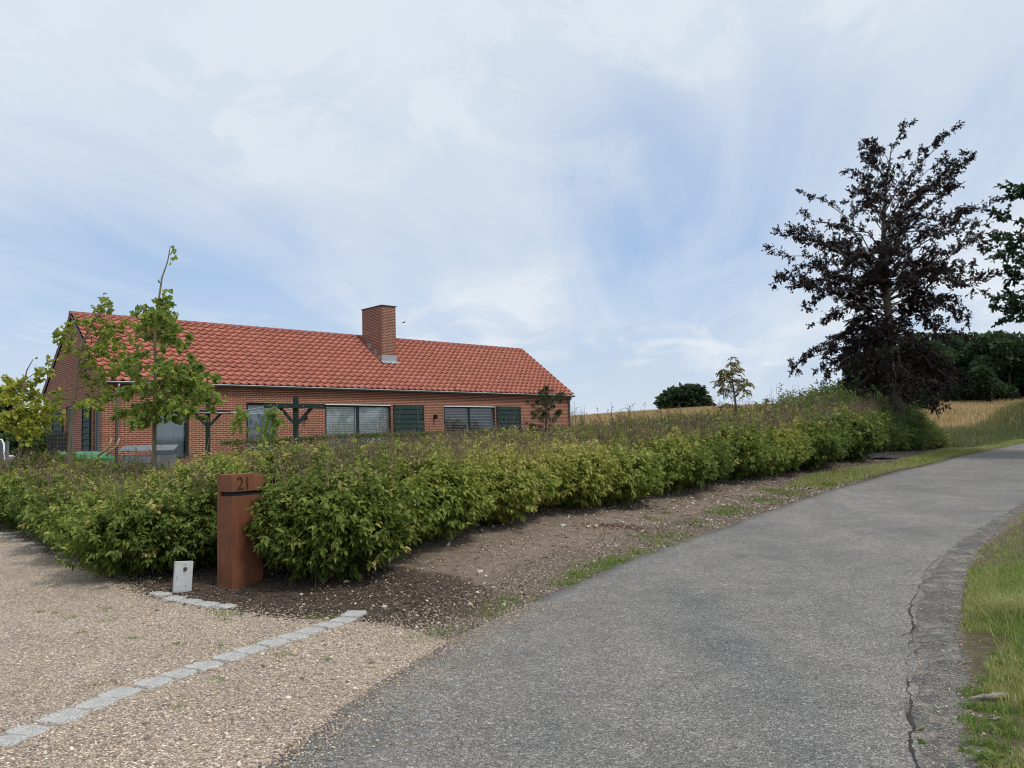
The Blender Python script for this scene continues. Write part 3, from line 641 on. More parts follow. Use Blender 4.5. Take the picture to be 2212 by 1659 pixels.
# roof: pantiles modelled one by one in one mesh
TW, NR = 0.30, 15
v0, z0_, v1, z1_ = -0.20, 3.70, HW / 2 - 0.03, ZR - 0.09
nc = int(round((HL + 0.10) / TW)); TW = (HL + 0.10) / nc
px = np.array([0, .10, .22, .36, .5, .64, .76, .85, .92, .965, 1.0]); ph_ = np.array([.052, .034, .015, .003, 0, .006, .022, .046, .074, .074, .052])
sl_ = math.hypot(v1 - v0, z1_ - z0_); dv = (v1 - v0) / sl_; dz = (z1_ - z0_) / sl_
V = []; Fq = []; TI = []
for side in (0, 1):
    for j in range(NR):
        s0 = sl_ * j / NR; s1 = sl_ * (j + 1) / NR + 0.03
        for i in range(nc):
            if side == 0 and j == 0 and i == 47: lift = 0.05
            else: lift = 0
            b = len(V); ti = rng.random()
            jx = rng.normal() * 0.0015; k = len(px)
            for (s_, hh, wf) in ((s0 + 0.045, -0.016, 1), (s0, 0.042 + lift, 1), (s1, 0.0, 1)):
                for a, h in zip(px, ph_):
                    h2 = h + hh + jx; vv = v0 + s_ * dv - h2 * dz; zq = z0_ + s_ * dz + h2 * dv
                    if side: vv = HW - vv
                    V.append((-0.05 + (i + a) * TW, vv, zq)); TI.append(ti)
            for r in (0, 1):
                for q in range(k - 1): 
                    a_ = b + r * k + q; Fq.append((a_, a_ + 1, a_ + 1 + k, a_ + k) if not side else (a_ + k, a_ + 1 + k, a_ + 1, a_))
roof = npmesh('roof', V, [np.array(Fq)], M['tile'], house, attrs=dict(tint=TI), smooth=False)
mb = MB(); n = int(HL / 0.36) + 1; st = (HL + 0.14) / n
for i in range(n):
    a = -0.08 + i * st; pts = []
    for r0, off in ((0.125, 0.0), (0.112, st + 0.03)):
        pts.append([(a + off, HW / 2 + math.cos(t) * r0 * 1.15, ZR - 0.11 + math.sin(t) * r0) for t in np.linspace(math.pi, 0, 9)])
    for q in range(8): mb.poly([pts[0][q], pts[0][q + 1], pts[1][q + 1], pts[1][q]])
    mb.poly([p for p in pts[0]] + [(a, HW / 2 + .1, ZR - .13), (a, HW / 2 - .1, ZR - .13)])
mb.build('ridge_cap', M['ridge'], roof)
mb = MB()
for sgn in (0, 1):
    for (ua, ub) in ((-0.045, 0.0), (HL, HL + 0.03)):
        f = (lambda v: HW - v) if sgn else (lambda v: v)
        mb = MB(); mb.bar((ua + (ub - ua) / 2, f(-0.17), 3.64), (ua + (ub - ua) / 2, HW / 2, ZR - 0.14), ub - ua + 0.003, 0.10); mb.build('verge_board', M['blackp'], roof)
# gutters and downpipes
def gutter(v, sgn):
    mb = MB(); R1 = 0.068
    for (a, b, rr) in ((0.03, HL + 0.12, R1),):
        t_ = np.linspace(math.pi, 2 * math.pi, 10)
        o1 = [(v + math.cos(t) * rr, 3.695 + math.sin(t) * rr) for t in t_]; o2 = [(v + math.cos(t) * (rr - .006), 3.695 + math.sin(t) * (rr - .006)) for t in t_]
        for q in range(9):
            mb.poly([(a, *o1[q]), (a, *o1[q + 1]), (b, *o1[q + 1]), (b, *o1[q])]); mb.poly([(a, *o2[q + 1]), (a, *o2[q]), (b, *o2[q]), (b, *o2[q + 1])])
        for xx in (a, b): mb.poly([(xx, *p) for p in o1])
    k = 0
    for xx in np.arange(0.6, HL, 0.85): mb.bar((xx, v - R1 * sgn, 3.69), (xx, v, 3.618), 0.02, 0.008)
    return mb
g1 = gutter(-0.185, 1).build('gutter', M['gutterz'], house)
mb = MB(); mb.tube([(0.03, -0.185 - 0.068, 3.70), (HL + 0.12, -0.185 - 0.068, 3.70)], 0.011, 6); mb.build('gutter_rim', M['guttertop'], g1)
gutter(HW + 0.185, -1).build('gutter', M['gutterz'], house)
for uu in (0.42, HL - 0.12):
    mb = MB(); mb.tube([(uu, -0.185, 3.64), (uu, -0.185, 3.56), (uu, -0.06, 3.42), (uu, -0.055, ZG)], 0.042, 10)
    dp = mb.build('downpipe', M['pipe'], house, smooth=True)
    mb = MB()
    for z_ in (3.30, 2.2): mb = MB(); mb.tube([(uu, -0.055, z_), (uu, -0.055, z_ + 0.03)], 0.048, 10); mb.build('pipe_clamp', M['gutterz'], dp)
# chimney
cu_, cv_, cw_, cdp, cz_ = 11.567, 1.573, 0.71, 1.537, 7.461
mb = MB(); zb = 4.7
A = [(cu_, cv_), (cu_ + cw_, cv_), (cu_ + cw_, cv_ + cdp), (cu_, cv_ + cdp)]
off = 0
for (p, q) in zip(A, A[1:] + A[:1]):
    L_ = math.hypot(q[0] - p[0], q[1] - p[1]); mb.poly([(*p, zb), (*q, zb), (*q, cz_), (*p, cz_)], [(off, zb), (off + L_, zb), (off + L_, cz_), (off, cz_)]); off += L_
ch = mb.build('chimney', M['chimbrick'], roof)
mb = MB(); mb.box((cu_ + cw_ / 2, cv_ + cdp / 2, cz_ + 0.012), (cw_ + 0.09, cdp + 0.09, 0.028)); mb.build('chimney_cap', M['gutterz'], ch)
srf = lambda v: z0_ + (v - v0) * (z1_ - z0_) / (v1 - v0)
mb = MB(); e = 0.008
zf = srf(cv_) + 0.34
mb.box((cu_ + cw_ / 2, cv_ - e, (zf + srf(cv_) - 0.02) / 2), (cw_ + 0.035, 0.012, zf - srf(cv_) + 0.04))
mb.box((cu_ + cw_ / 2, cv_ - 0.07, srf(cv_ - 0.09) + 0.115), (cw_ + 0.12, 0.22, 0.02), Matrix.Rotation(math.atan2(dz, dv), 3, 'X'))
for xx, sg in ((cu_ - e, -1), (cu_ + cw_ + e, 1)):
    vs = [cv_, cv_ + 0.40, cv_ + 0.82, cv_ + 1.24]; 
    for a, b in zip(vs[:-1], vs[1:]):
        zt_ = srf(a) + 0.34
        mb.poly([(xx, a, srf(a) - .02), (xx, b, srf(b) - .02), (xx, b, zt_), (xx, a, zt_)])
        mb.bar((xx + sg * .002, a, zt_), (xx + sg * .002, b, zt_), 0.012, 0.012); mb.bar((xx + sg * .002, b, zt_), (xx + sg * .002, b, zt_ - .3), 0.012, 0.012)
mb.build('flashing', M['zinc'], ch)
# windows
def window(ops, f, zt, n, blind=None, strip_=False, frm=None, parent=house, pmat=None):
    a0, a1, zb = ops; fr = MB(); T = 0.085; d0, d1_ = 0.06, 0.125
    def bx(mb, x0, x1, za, zb_, da, db):
        P = [f(x0, da, za), f(x1, db, zb_)]; c = [(P[0][i] + P[1][i]) / 2 for i in range(3)]; mb.box(c, [abs(P[0][i] - P[1][i]) for i in range(3)])
    g = 0.003
    bx(fr, a0 + g, a0 + T, zb + g, zt - g, d0, d1_); bx(fr, a1 - T, a1 - g, zb + g, zt - g, d0, d1_)
    bx(fr, a0 + T, a1 - T, zt - T * 1.1, zt - g, d0, d1_); bx(fr, a0 + T, a1 - T, zb + g, zb + T, d0, d1_)
    w = (a1 - a0 - 2 * T)
    for k in range(1, n):
        c = a0 + T + w * (0.49 if n == 2 else k / n); bx(fr, c - 0.055, c + 0.055, zb + T, zt - T * 1.1, d0 - 0.01, d1_ - 0.004)
    o = fr.build('window', frm or M['greenf'], parent)
    edges = [a0 + T] + ([a0 + T + w * 0.49] if n == 2 else []) + [a1 - T]
    for e0, e1 in zip(edges[:-1], edges[1:]):
        pn = MB(); x0 = e0 + (0.06 if e0 != a0 + T else 0.002); x1 = e1 - (0.06 if e1 != a1 - T else 0.002)
        pn.poly([f(x0, 0.10, zb + T), f(x1, 0.10, zb + T), f(x1, 0.10, zt - T * 1.1), f(x0, 0.10, zt - T * 1.1)]); pn.build('pane', pmat or M['glass'], o)
    if n == 2:
        gf = MB(); c = a0 + T + w * 0.49; bx(gf, c - 0.115, c - 0.062, zb + T, zt - T * 1.1, 0.085, 0.112); bx(gf, a1 - T - 0.035, a1 - T - 0.004, zb + T, zt - T * 1.15, 0.085, 0.112)
        gf.build('sash', M['greyfr'], o)
    if strip_:
        s_ = MB(); bx(s_, a0 + .01, a1 - .04, zt - 0.045, zt - 0.012, -0.02, 0.05); s_.build('sunshade_rail', M['white'], o)
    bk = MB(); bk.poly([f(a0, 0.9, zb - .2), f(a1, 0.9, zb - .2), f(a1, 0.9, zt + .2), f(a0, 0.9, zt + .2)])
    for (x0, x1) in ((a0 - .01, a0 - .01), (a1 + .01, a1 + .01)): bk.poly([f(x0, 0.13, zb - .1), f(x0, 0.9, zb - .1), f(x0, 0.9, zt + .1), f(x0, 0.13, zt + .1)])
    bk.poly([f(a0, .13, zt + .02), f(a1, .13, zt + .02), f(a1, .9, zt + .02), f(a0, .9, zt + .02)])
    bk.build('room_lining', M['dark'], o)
    if blind in ('slats', 'open'):
        sv = .029 if blind == 'slats' else .008
        bl = MB(); z_ = zt - 0.14; al = R_(28)
        while z_ > zb + 0.1:
            P = [f(a0 + T + .01, 0.14 + .008, z_ + sv), f(a1 - T - .01, 0.14 + .008, z_ + sv), f(a1 - T - .01, 0.14 - .008, z_ - sv), f(a0 + T + .01, 0.14 - .008, z_ - sv)]
            bl.poly(P); z_ -= 0.068
        bl.build('blind', M['slat'], o)
    if blind == 'sky_reflection_sheet':  # folded sheet added behind the pane to carry the sky reflection tone
        cu2 = MB(); xs = np.linspace(a0 + T, a1 - T, 60)
        for x0, x1 in zip(xs[:-1], xs[1:]): cu2.poly([f(x0, 0.2 + .015 * math.sin(x0 * 60), zb), f(x1, 0.2 + .015 * math.sin(x1 * 60), zb), f(x1, 0.2 + .015 * math.sin(x1 * 60), zt), f(x0, 0.2 + .015 * math.sin(x0 * 60), zt)])
        cu2.build('sky_reflection_sheet', M['sky_reflection_sheet'], o)
    return o
window(OPF[0], ff, ZT, 1, 'sky_reflection_sheet'); window(OPF[1], ff, ZT, 1, 'sky_reflection_sheet')
window(OPF[2], ff, ZT, 2, 'slats', True); window(OPF[3], ff, ZT, 2, 'open', True)
window(OPG[0], fg, ZT - .02, 1, 'sky_reflection_sheet', frm=M['greyfr'], pmat=M['screen']); window(OPG[1], fg, ZT - .02, 1, 'sky_reflection_sheet', frm=M['greyfr'], pmat=M['screen'])
def shutter(a0, a1, f, zt, zb=FLOOR + 0.03):
    def bx(mb, x0, x1, za, zb_, da, db):
        P = [f(x0, da, za), f(x1, db, zb_)]; mb.box([(P[0][i] + P[1][i]) / 2 for i in range(3)], [abs(P[0][i] - P[1][i]) for i in range(3)])
    mb = MB(); z_ = zt; h = 0.198
    bx(mb, a0 + .02, a1 - .02, zb, zt - .02, -0.018, -0.004)
    while z_ - h > zb - 0.02:
        P0 = [f(a0 + .045, -.022, z_ - .006), f(a1 - .045, -.022, z_ - .006), f(a1 - .045, -.046, z_ - h + .014), f(a0 + .045, -.046, z_ - h + .014)]
        mb.poly(P0); mb.poly([f(a0 + .045, -.018, z_ - h + .014), f(a1 - .045, -.018, z_ - h + .014), f(a1 - .045, -.046, z_ - h + .014), f(a0 + .045, -.046, z_ - h + .014)]); z_ -= h
    s_ = mb.build('shutter', M['green'], house)
    fr = MB(); bx(fr, a0, a0 + .043, zb, zt - .003, -.052, -.003); bx(fr, a1 - .043, a1, zb, zt - .003, -.052, -.003); bx(fr, a0 + .02, a1 - .02, zb - .02, zb + .03, -.050, -.004); fr.build('shutter_frame', M['greenf'], s_)
shutter(10.99, 12.50, ff, ZT + .01); shutter(16.60, 18.08, ff, ZT + .01); shutter(1.13, 1.98, fg, ZT - .02); shutter(4.30, 5.60, fg, ZT - .06)
for u_, z_ in ((6.99, 2.60), (13.07, 2.64), (19.62, 2.68)):
    mb = MB(); mb.box((u_, -0.012, z_), (0.09, 0.022, 0.16)); mb.tube([(u_, -0.02, z_ + .03), (u_, -0.09, z_ + .10), (u_, -0.14, z_ + .07)], 0.012, 6)
    mb.tube([(u_, -0.14, z_ + .08), (u_, -0.14, z_ + .05), (u_, -0.14, z_ - .10)], [0.03, 0.065, 0.05], 10)
    mb.build('wall_lamp', M['blackp'], house)

# ------------------------------------------------------------------ letterbox pillar
c0 = at(501, 1290, 8.126); zb_ = zg(c0.x, c0.y)
def azv(a): return Vector((math.sin(R_(a)), math.cos(R_(a)), 0))
eL, eR = azv(-57), azv(33)
wL_, wR_ = 0.225, 0.385
mbx = empty('letterbox_pillar', (c0.x, c0.y, zb_), label='rusty steel letterbox pillar numbered 21 standing in the hedge corner', cat='letterbox')
Mt = Matrix((eR, eL, Vector((0, 0, 1)))).transposed()
def loc(a, b, z): return Mt @ Vector((a, b, z))
def lbox(mb, a0, a1, b0, b1, z0, z1): mb.box(loc((a0 + a1) / 2, (b0 + b1) / 2, (z0 + z1) / 2), (a1 - a0, b1 - b0, z1 - z0), Mt)
TH = 1.245 - zb_
mb = MB(); lbox(mb, 0.004, wR_ - .002, 0.004, wL_ * .80, -0.1, TH - 0.215); lbox(mb, 0.0, wR_, wL_ * .80, wL_, -0.1, TH - 0.172); mb.build('body', M['rust'], mbx, bevel=0.003)
mb = MB(); lbox(mb, 0, wR_, 0, wL_, TH - 0.170, TH); mb.build('head', M['rust'], mbx, bevel=0.003)
mb = MB(); lbox(mb, 0.03, wR_ - .02, 0.02, wL_ * .80 - .002, TH - 0.214, TH - 0.171); lbox(mb, wR_ - .02, wR_ - .002, 0.006, wL_ * .79, TH - 0.214, TH - 0.171); mb.build('slot', M['dark'], mbx)
tcu = bpy.data.curves.new('house_number', 'FONT'); tcu.body = '21'; tcu.size = 0.178; tcu.extrude = 0.003; tcu.space_character = 0.95
tob = bpy.data.objects.new('house_number', tcu); COL.objects.link(tob); dg = bpy.context.evaluated_depsgraph_get()
me = bpy.data.meshes.new_from_object(tob.evaluated_get(dg)); bpy.data.objects.remove(tob)
Mn = Matrix((eR, Vector((0, 0, 1)), eR.cross(Vector((0, 0, 1))))).transposed()
p0 = loc(0.055, -0.004, TH - 0.150)
for v in me.vertices: v.co = Mn @ Vector((v.co.x, v.co.y, v.co.z)) + p0
link('house_number', me, M['rustnum'], mbx)

# concrete slab with round fitting
p = ground_at_px(392, 1279); az_ = -34
sx_, sy_ = azv(az_ + 90), azv(az_); Ms = Matrix((sx_, sy_, Vector((0, 0, 1)))).transposed()
slab = empty('garden_light', (p.x, p.y, p.z), label='small pale grey concrete slab with round black fitting beside the letterbox', cat='garden light')
mb = MB(); tilt = Matrix.Rotation(R_(3.5), 3, 'Y'); mb.box((0, 0.03, 0.125), (0.165, 0.055, 0.33), Ms @ tilt)
def m_slab():
    m, t, b, o = newmat('pitted_concrete'); c = objco(t); v = vor(t, mapping(t, c, scale=(1, 1, 1.7)), 30); s_ = N(t, 'ShaderNodeSeparateColor'); t.links.new(v.outputs['Color'], s_.inputs[0])
    k = math_(t, 'MULTIPLY', ramp(t, s_.outputs[0], [(0.72, 0.0), (0.73, 1.0)]), ramp(t, v.outputs['Distance'], [(0.18, 1.0), (0.24, 0.0)]))
    setc(t, b, mixc(t, k, ramp(t, noise(t, c, 25, 5), [(0.3, (0.42, 0.44, 0.45)), (0.7, (0.54, 0.56, 0.57))]), (0.03, 0.03, 0.03))); return m
mb.build('slab', m_slab(), slab, bevel=0.006)
mb = MB(); q = Ms @ (tilt @ Vector((0.01, -0.001, 0.095))) + Vector((0, 0.03, 0.125)); nrm_ = -(Ms @ Vector((0, 1, 0)))
q = Vector((0, 0.03, 0.125)) + Ms @ (tilt @ Vector((0.01, -0.028, 0.095)))
mb.tube([q, q + nrm_ * 0.012], 0.017, 14); mb.build('fitting', M['blackp'], slab)
mb = MB(); mb.tube([q + nrm_ * 0.011, q + nrm_ * 0.016], 0.009, 10); mb.build('lens', M['gutterz'], slab)

# ------------------------------------------------------------------ granite setts
def sett(px_, py_, L_, W_, ang, seed, label, group):
    p = ground_at_px(px_, py_); r = random.Random(seed); bm = bmesh.new()
    n = 20; ring = []
    for k in range(n):
        t = 2 * math.pi * k / n; c_, s_ = math.cos(t), math.sin(t); q_ = 1 / (abs(c_) ** 9 + abs(s_) ** 9) ** (1 / 9)
        ring.append((c_ * q_ * L_ / 2 * (1 + r.uniform(-.03, .03)), s_ * q_ * W_ / 2 * (1 + r.uniform(-.045, .045))))
    lev = [(-0.06, 1.0), (0.012, 1.0), (0.021, 0.955)]; rows = [[bm.verts.new((x * k_, y * k_, z_ + (r.uniform(-.003, .003) if z_ > 0 else 0))) for x, y in ring] for z_, k_ in lev]
    for a, b in zip(rows[:-1], rows[1:]):
        for i in range(n): bm.faces.new((a[i], a[(i + 1) % n], b[(i + 1) % n], b[i]))
    c_ = bm.verts.new((0, 0, 0.024))
    for i in range(n): bm.faces.new((rows[-1][i], rows[-1][(i + 1) % n], c_))
    me = bpy.data.meshes.new('granite_sett'); bm.to_mesh(me); bm.free()
    o = link('granite_sett', me, M['granite'], label=label, cat='paving stone', group=group); o.location = (p.x, p.y, p.z - 0.001); o.rotation_euler = (r.uniform(-.03, .03), r.uniform(-.03, .03), ang); return o
S8 = lambda x, y: ((x / 1.8433) * 2212 / 2856, (1650 + y / 1.8433) * 2212 / 2856)
row1 = [(30, 782), (145, 728), (330, 655), (497, 587), (615, 533), (788, 477), (922, 432), (1052, 390), (1182, 345), (1287, 308), (1403, 270), (1508, 240), (1595, 210), (1688, 180), (1762, 155), (1818, 122)]
ordn = ['first', 'second', 'third', 'fourth', 'fifth', 'sixth', 'seventh', 'eighth', 'ninth', 'tenth', 'eleventh', 'twelfth', 'thirteenth', 'fourteenth', 'fifteenth', 'sixteenth']
row1 = row1[::-1]; wpts = [ground_at_px(*S8(*p)) for p in row1]
for i, pxy in enumerate(row1):
    a = wpts[max(i - 1, 0)]; b = wpts[min(i + 1, len(wpts) - 1)]; ang = math.atan2(b.y - a.y, b.x - a.x)
    nb_ = min((wpts[j] - wpts[i]).length for j in (i - 1, i + 1) if 0 <= j < len(wpts))
    x_, y_ = S8(*pxy); sett(x_, y_, min(0.25, nb_ * 0.975), 0.195 + 0.012 * ((i * 7) % 3 - 1), ang + random.uniform(-.05, .05), i, '%s granite sett from the bark bed end of the long row in gravel' % ordn[i], 'granite setts in the long row')
S6 = lambda x, y: ((350 + x / 2.212) * 2212 / 2856, (1250 + y / 2.212) * 2212 / 2856)
S5 = lambda x, y: ((x / 3.95) * 2212 / 2856, (1300 + y / 3.95) * 2212 / 2856)
row2 = [S6(*p) for p in [(218, 903), (300, 932), (395, 950), (500, 968), (612, 980)]]; row3 = [S5(*p) for p in [(40, 745), (120, 780), (200, 815), (320, 862), (430, 905)]]; row4 = [S5(*p) for p in [(690, 1000), (780, 1035), (885, 1078)]]
for row, nm, g in ((row2, 'granite sett from the slab end of the row beside the letterbox', 'granite setts beside the letterbox'), (row3, 'half buried granite sett from the frame edge along the far hedge foot', 'granite setts at the far hedge foot'), (row4, 'half buried granite sett in the short run below the driveway hedge', 'granite setts below the driveway hedge')):
    wp = [ground_at_px(*p) for p in row]
    for i, pxy in enumerate(row):
        a = wp[max(i - 1, 0)]; b = wp[min(i + 1, len(wp) - 1)]; ang = math.atan2(b.y - a.y, b.x - a.x); nb_ = min((wp[j] - wp[i]).length for j in (i - 1, i + 1) if 0 <= j < len(wp))
        sett(pxy[0], pxy[1], min(0.24, nb_ * .95), 0.16, ang, 40 + i, '%s %s' % (ordn[i], nm), g).location.z -= 0.004

# ------------------------------------------------------------------ hedge
ZTOP = lambda y: np.interp(y, [7, 10, 13.5, 18, 24, 30], [1.33, 1.36, 1.43, 1.72, 2.18, 2.48])
def along(pl, step, off, start=0.0):
    q = resample(pl, step); d = unit(np.gradient(q, axis=0)); nL = np.c_[-d[:, 1], d[:, 0]]; return q + nL * off
roadline = HB[8:]
bushes = []      # x, y, radius, front row?, which hedge
for x, y, r in ((-1.98, 8.62, .72), (-1.85, 9.60, .80), (-1.28, 10.35, .78)): bushes.append((x, y, r, 1, 0))
for q in along(roadline, 0.92, 0.60)[1:]:
    bushes.append((q[0] + rng.normal() * .12, q[1] + rng.normal() * .12, 0.94 + rng.uniform(-.12, .14), 1, 0))
for off, st in ((1.55, 1.3), (2.6, 1.4)):
    for q in along(roadline, st, off)[:]:
        bushes.append((q[0] + rng.normal() * .15, q[1] + rng.normal() * .15, 0.95, 0, 0))
for x, y, r in ((-3.98, 9.30, .84), (-4.95, 10.55, .86), (-5.75, 11.75, .88), (-6.75, 12.9, .88), (-7.9, 13.95, .9), (-9.1, 15.0, .9), (-10.3, 16.2, .95), (-3.35, 9.45, .55), (-3.0, 9.35, .5)): bushes.append((x, y, r, 1, 1))
for x, y, r in ((-2.85, 9.85, .85), (-2.6, 11.0, .95), (-4.0, 10.9, .95), (-4.6, 12.2, .95), (-1.9, 12.3, .95), (-3.4, 13.2, .95), (-5.5, 13.4, .95), (-6.9, 14.6, .95), (-8.2, 15.6, .95), (-9.6, 17, 1.0)): bushes.append((x, y, r, 0, 1))
bushes = np.array(bushes)
bz = zgs(bushes[:, :2]); bh = ZTOP(bushes[:, 1]) - bz - 0.33 * bushes[:, 4] + rng.uniform(-.06, .06, len(bushes))
def hedge(which, label, cat='hedge'):
    idx = np.where(bushes[:, 4] == which)[0]
    root = empty('hedge', (float(bushes[idx[0], 0]), float(bushes[idx[0], 1]), float(bz[idx[0]])), label=label, cat=cat)
    o0 = np.array(root.location)
    AP, AD, AL, AW, AT = [], [], [], [], []; LP = []
    SA, SB = [], []; ST = []
    for i in idx:
        x, y, r, front, _ = bushes[i]; dist = math.hypot(x, y); lod = max(1.0, dist / 9.5) ** 0.85
        area = 2 * math.pi * r * bh[i] * (1.0 if front else 0.45) + math.pi * r * r * (1 if front else 1.6)
        ns = int(area * 300 / lod ** .85)
        d = unit(rng.normal(size=(ns * 2, 3))); 
        if not front: d[:, 2] = np.abs(d[:, 2]) + 0.25; d = unit(d)
        pw = 2.2; sc = 1 / ((np.abs(d) ** pw).sum(1) ** (1 / pw))
        cz = bz[i] + bh[i] * 0.42; zx = np.where(d[:, 2] > 0, bh[i] * (0.50 if front else 0.56), bh[i] * .36)
        base = d * sc[:, None] * np.c_[np.full(len(d), r), np.full(len(d), r), zx] + np.array([x, y, cz])
        lump = 1 + 0.15 * wav(base, 2.6, 11) + 0.10 * wav(base, 7, 12) + np.where(rng.random(len(d)) < .28, rng.uniform(0, .30, len(d)), 0)
        dep = rng.exponential(0.13, ns * 2); dep = np.where(rng.random(ns * 2) < 0.2, rng.uniform(0.1, 0.5, ns * 2), dep)
        lowt = np.clip((base[:, 2] - bz[i]) / 0.4, 0, 1); taper = 0.74 + 0.26 * lowt
        P = np.array([x, y, cz]) + (base - np.array([x, y, cz])) * (lump * (1 - dep))[:, None] * np.c_[taper, taper, np.ones_like(taper)]
        ok = np.ones(len(P), bool)
        for j in range(len(bushes)):
            if j == i: continue
            bj = bushes[j]
            if abs(bj[0] - x) + abs(bj[1] - y) > 4: continue
            q = (P - np.array([bj[0], bj[1], bz[j] + bh[j] * 0.42])) / np.array([bj[2], bj[2], bh[j] * .48]); ok &= ((np.abs(q) ** 2.2).sum(1) > 0.60 ** 2.2)
        # keep clear of the letterbox
        rel = P[:, :2] - np.array([c0.x, c0.y]); a_ = rel @ np.array([eR.x, eR.y]); b_ = rel @ np.array([eL.x, eL.y])
        ok &= ~((a_ > -0.9) & (a_ < wR_ + 0.04) & (b_ > -0.05) & (b_ < wL_ + 0.05)) & ~((a_ < 0.17 + 0.10 * wav(P, 5, 77)) & (a_ > -.9) & (b_ > -.45) & (b_ < wL_ + .25))
        ok &= (P[:, 2] > zgs(P[:, :2]) + 0.05) & (rng.random(len(P)) < 0.9)
        P = P[ok][:ns]; dd = d[ok][:ns]; ff_ = dep[ok][:ns]
        if not len(P): continue
        SD = unit(dd * np.array([1, 1, 0.6]) + np.array([0, 0, 0.35]) + rng.normal(size=P.shape) * 0.45)
        hf = (P[:, 2] - bz[i]) / bh[i]
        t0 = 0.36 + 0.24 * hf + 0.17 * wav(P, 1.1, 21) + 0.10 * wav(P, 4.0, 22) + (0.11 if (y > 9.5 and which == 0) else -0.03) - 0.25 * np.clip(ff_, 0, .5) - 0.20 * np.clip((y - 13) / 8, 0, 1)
        dry = (rng.random(len(P)) < np.where(hf > .75, .14, .03)); t0 = np.where(dry, 0.85, t0)
        SL = rng.uniform(0.10, 0.22, len(P)); LL = rng.uniform(.045, .078, len(P)) * lod ** .42; LW = LL * 0.50
        LL = LL * (1 - 0.3 * np.clip(hf - .7, 0, .3) / .3)
        nl = 9 if lod < 1.3 else 8
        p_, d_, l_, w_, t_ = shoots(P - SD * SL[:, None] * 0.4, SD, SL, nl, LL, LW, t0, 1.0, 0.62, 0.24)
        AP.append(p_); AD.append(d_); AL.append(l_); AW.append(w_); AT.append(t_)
        # wood: stems from the root to the shell
        m = rng.random(len(P)) < (0.10 if front else 0.03); e = P[m]; k = len(e)
        b0 = np.c_[x + rng.normal(size=k) * .14, y + rng.normal(size=k) * .14, np.full(k, bz[i])]
        midp = b0 * 0.45 + e * 0.55 + np.array([0, 0, 0.06]); b0[:, 2] = zgs(b0[:, :2]) - .03
        SA += [b0, midp]; SB += [midp, e]
    AP = np.concatenate(AP) - o0; lodm = np.concatenate(AL)
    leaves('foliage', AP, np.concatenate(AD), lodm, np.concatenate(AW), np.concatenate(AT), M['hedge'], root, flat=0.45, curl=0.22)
    sticks('stems', np.concatenate(SA) - o0, np.concatenate(SB) - o0, 0.0055, 0.003, rng.random(sum(len(a) for a in SA)) * .6, M['dry'], root)
    # dead flower stalks standing out of the top
    PA, PB, PT, PR = [], [], [], []; fp, fd = [], []
    ti_ = idx
    for i in ti_:
        x, y, r, front, _ = bushes[i]; n = int(46 * (1.0 if y < 20 else 0.7) * (0.6 if which == 1 else 1.0) * (1 if front else .62))
        a = rng.uniform(0, 6.28, n); q = r * np.sqrt(rng.random(n)) * 1.05
        A = np.c_[x + np.cos(a) * q, y + np.sin(a) * q, np.full(n, bz[i] + bh[i] * 0.82)]
        Lh = rng.uniform(0.14, 0.44, n) * np.where(rng.random(n) < 0.22, 1.7, 1.0) * (.8 if which else 1)
        B = A + np.c_[rng.normal(size=n) * .07, rng.normal(size=n) * .07, Lh]
        PA.append(A); PB.append(B); PR.append(np.full(n, 0.0036)); 
        for k in range(5):
            t = rng.uniform(0.35, 1.0, n)[:, None]; s0 = A * (1 - t) + B * t; dr = unit(rng.normal(size=(n, 3)) * np.array([1, 1, .3]) + np.array([0, 0, 0.9])); ln = rng.uniform(0.06, 0.16, n)[:, None]
            PA.append(s0); PB.append(s0 + dr * ln); PR.append(np.full(n, 0.0018)); fp += [s0 + dr * ln, s0 + dr * ln * .6]; fd += [dr + rng.normal(size=(n, 3)) * .7] * 2
    A = np.concatenate(PA) - o0; B = np.concatenate(PB) - o0; rr = np.concatenate(PR) * np.clip(np.linalg.norm((A + o0)[:, :2], axis=1) / 10, 1, 2.0)
    sticks('dry_stalks', A, B, rr, rr * .6, rng.random(len(A)), M['dry'], root)
    fp = np.concatenate(fp) - o0; leaves('seed_heads', fp, np.concatenate(fd), 0.022 * np.clip(np.linalg.norm((fp + o0)[:, :2], axis=1) / 11, 1, 2), 0.010 * np.clip(np.linalg.norm((fp + o0)[:, :2], axis=1) / 11, 1, 2), rng.random(len(fp)), M['dry'], root, hi=False)
    return root
hedge(0, 'loose leafy green hedge running up the roadside verge, dry stalks on top')
hedge(1, 'loose leafy green hedge along the gravel driveway, left of the letterbox')

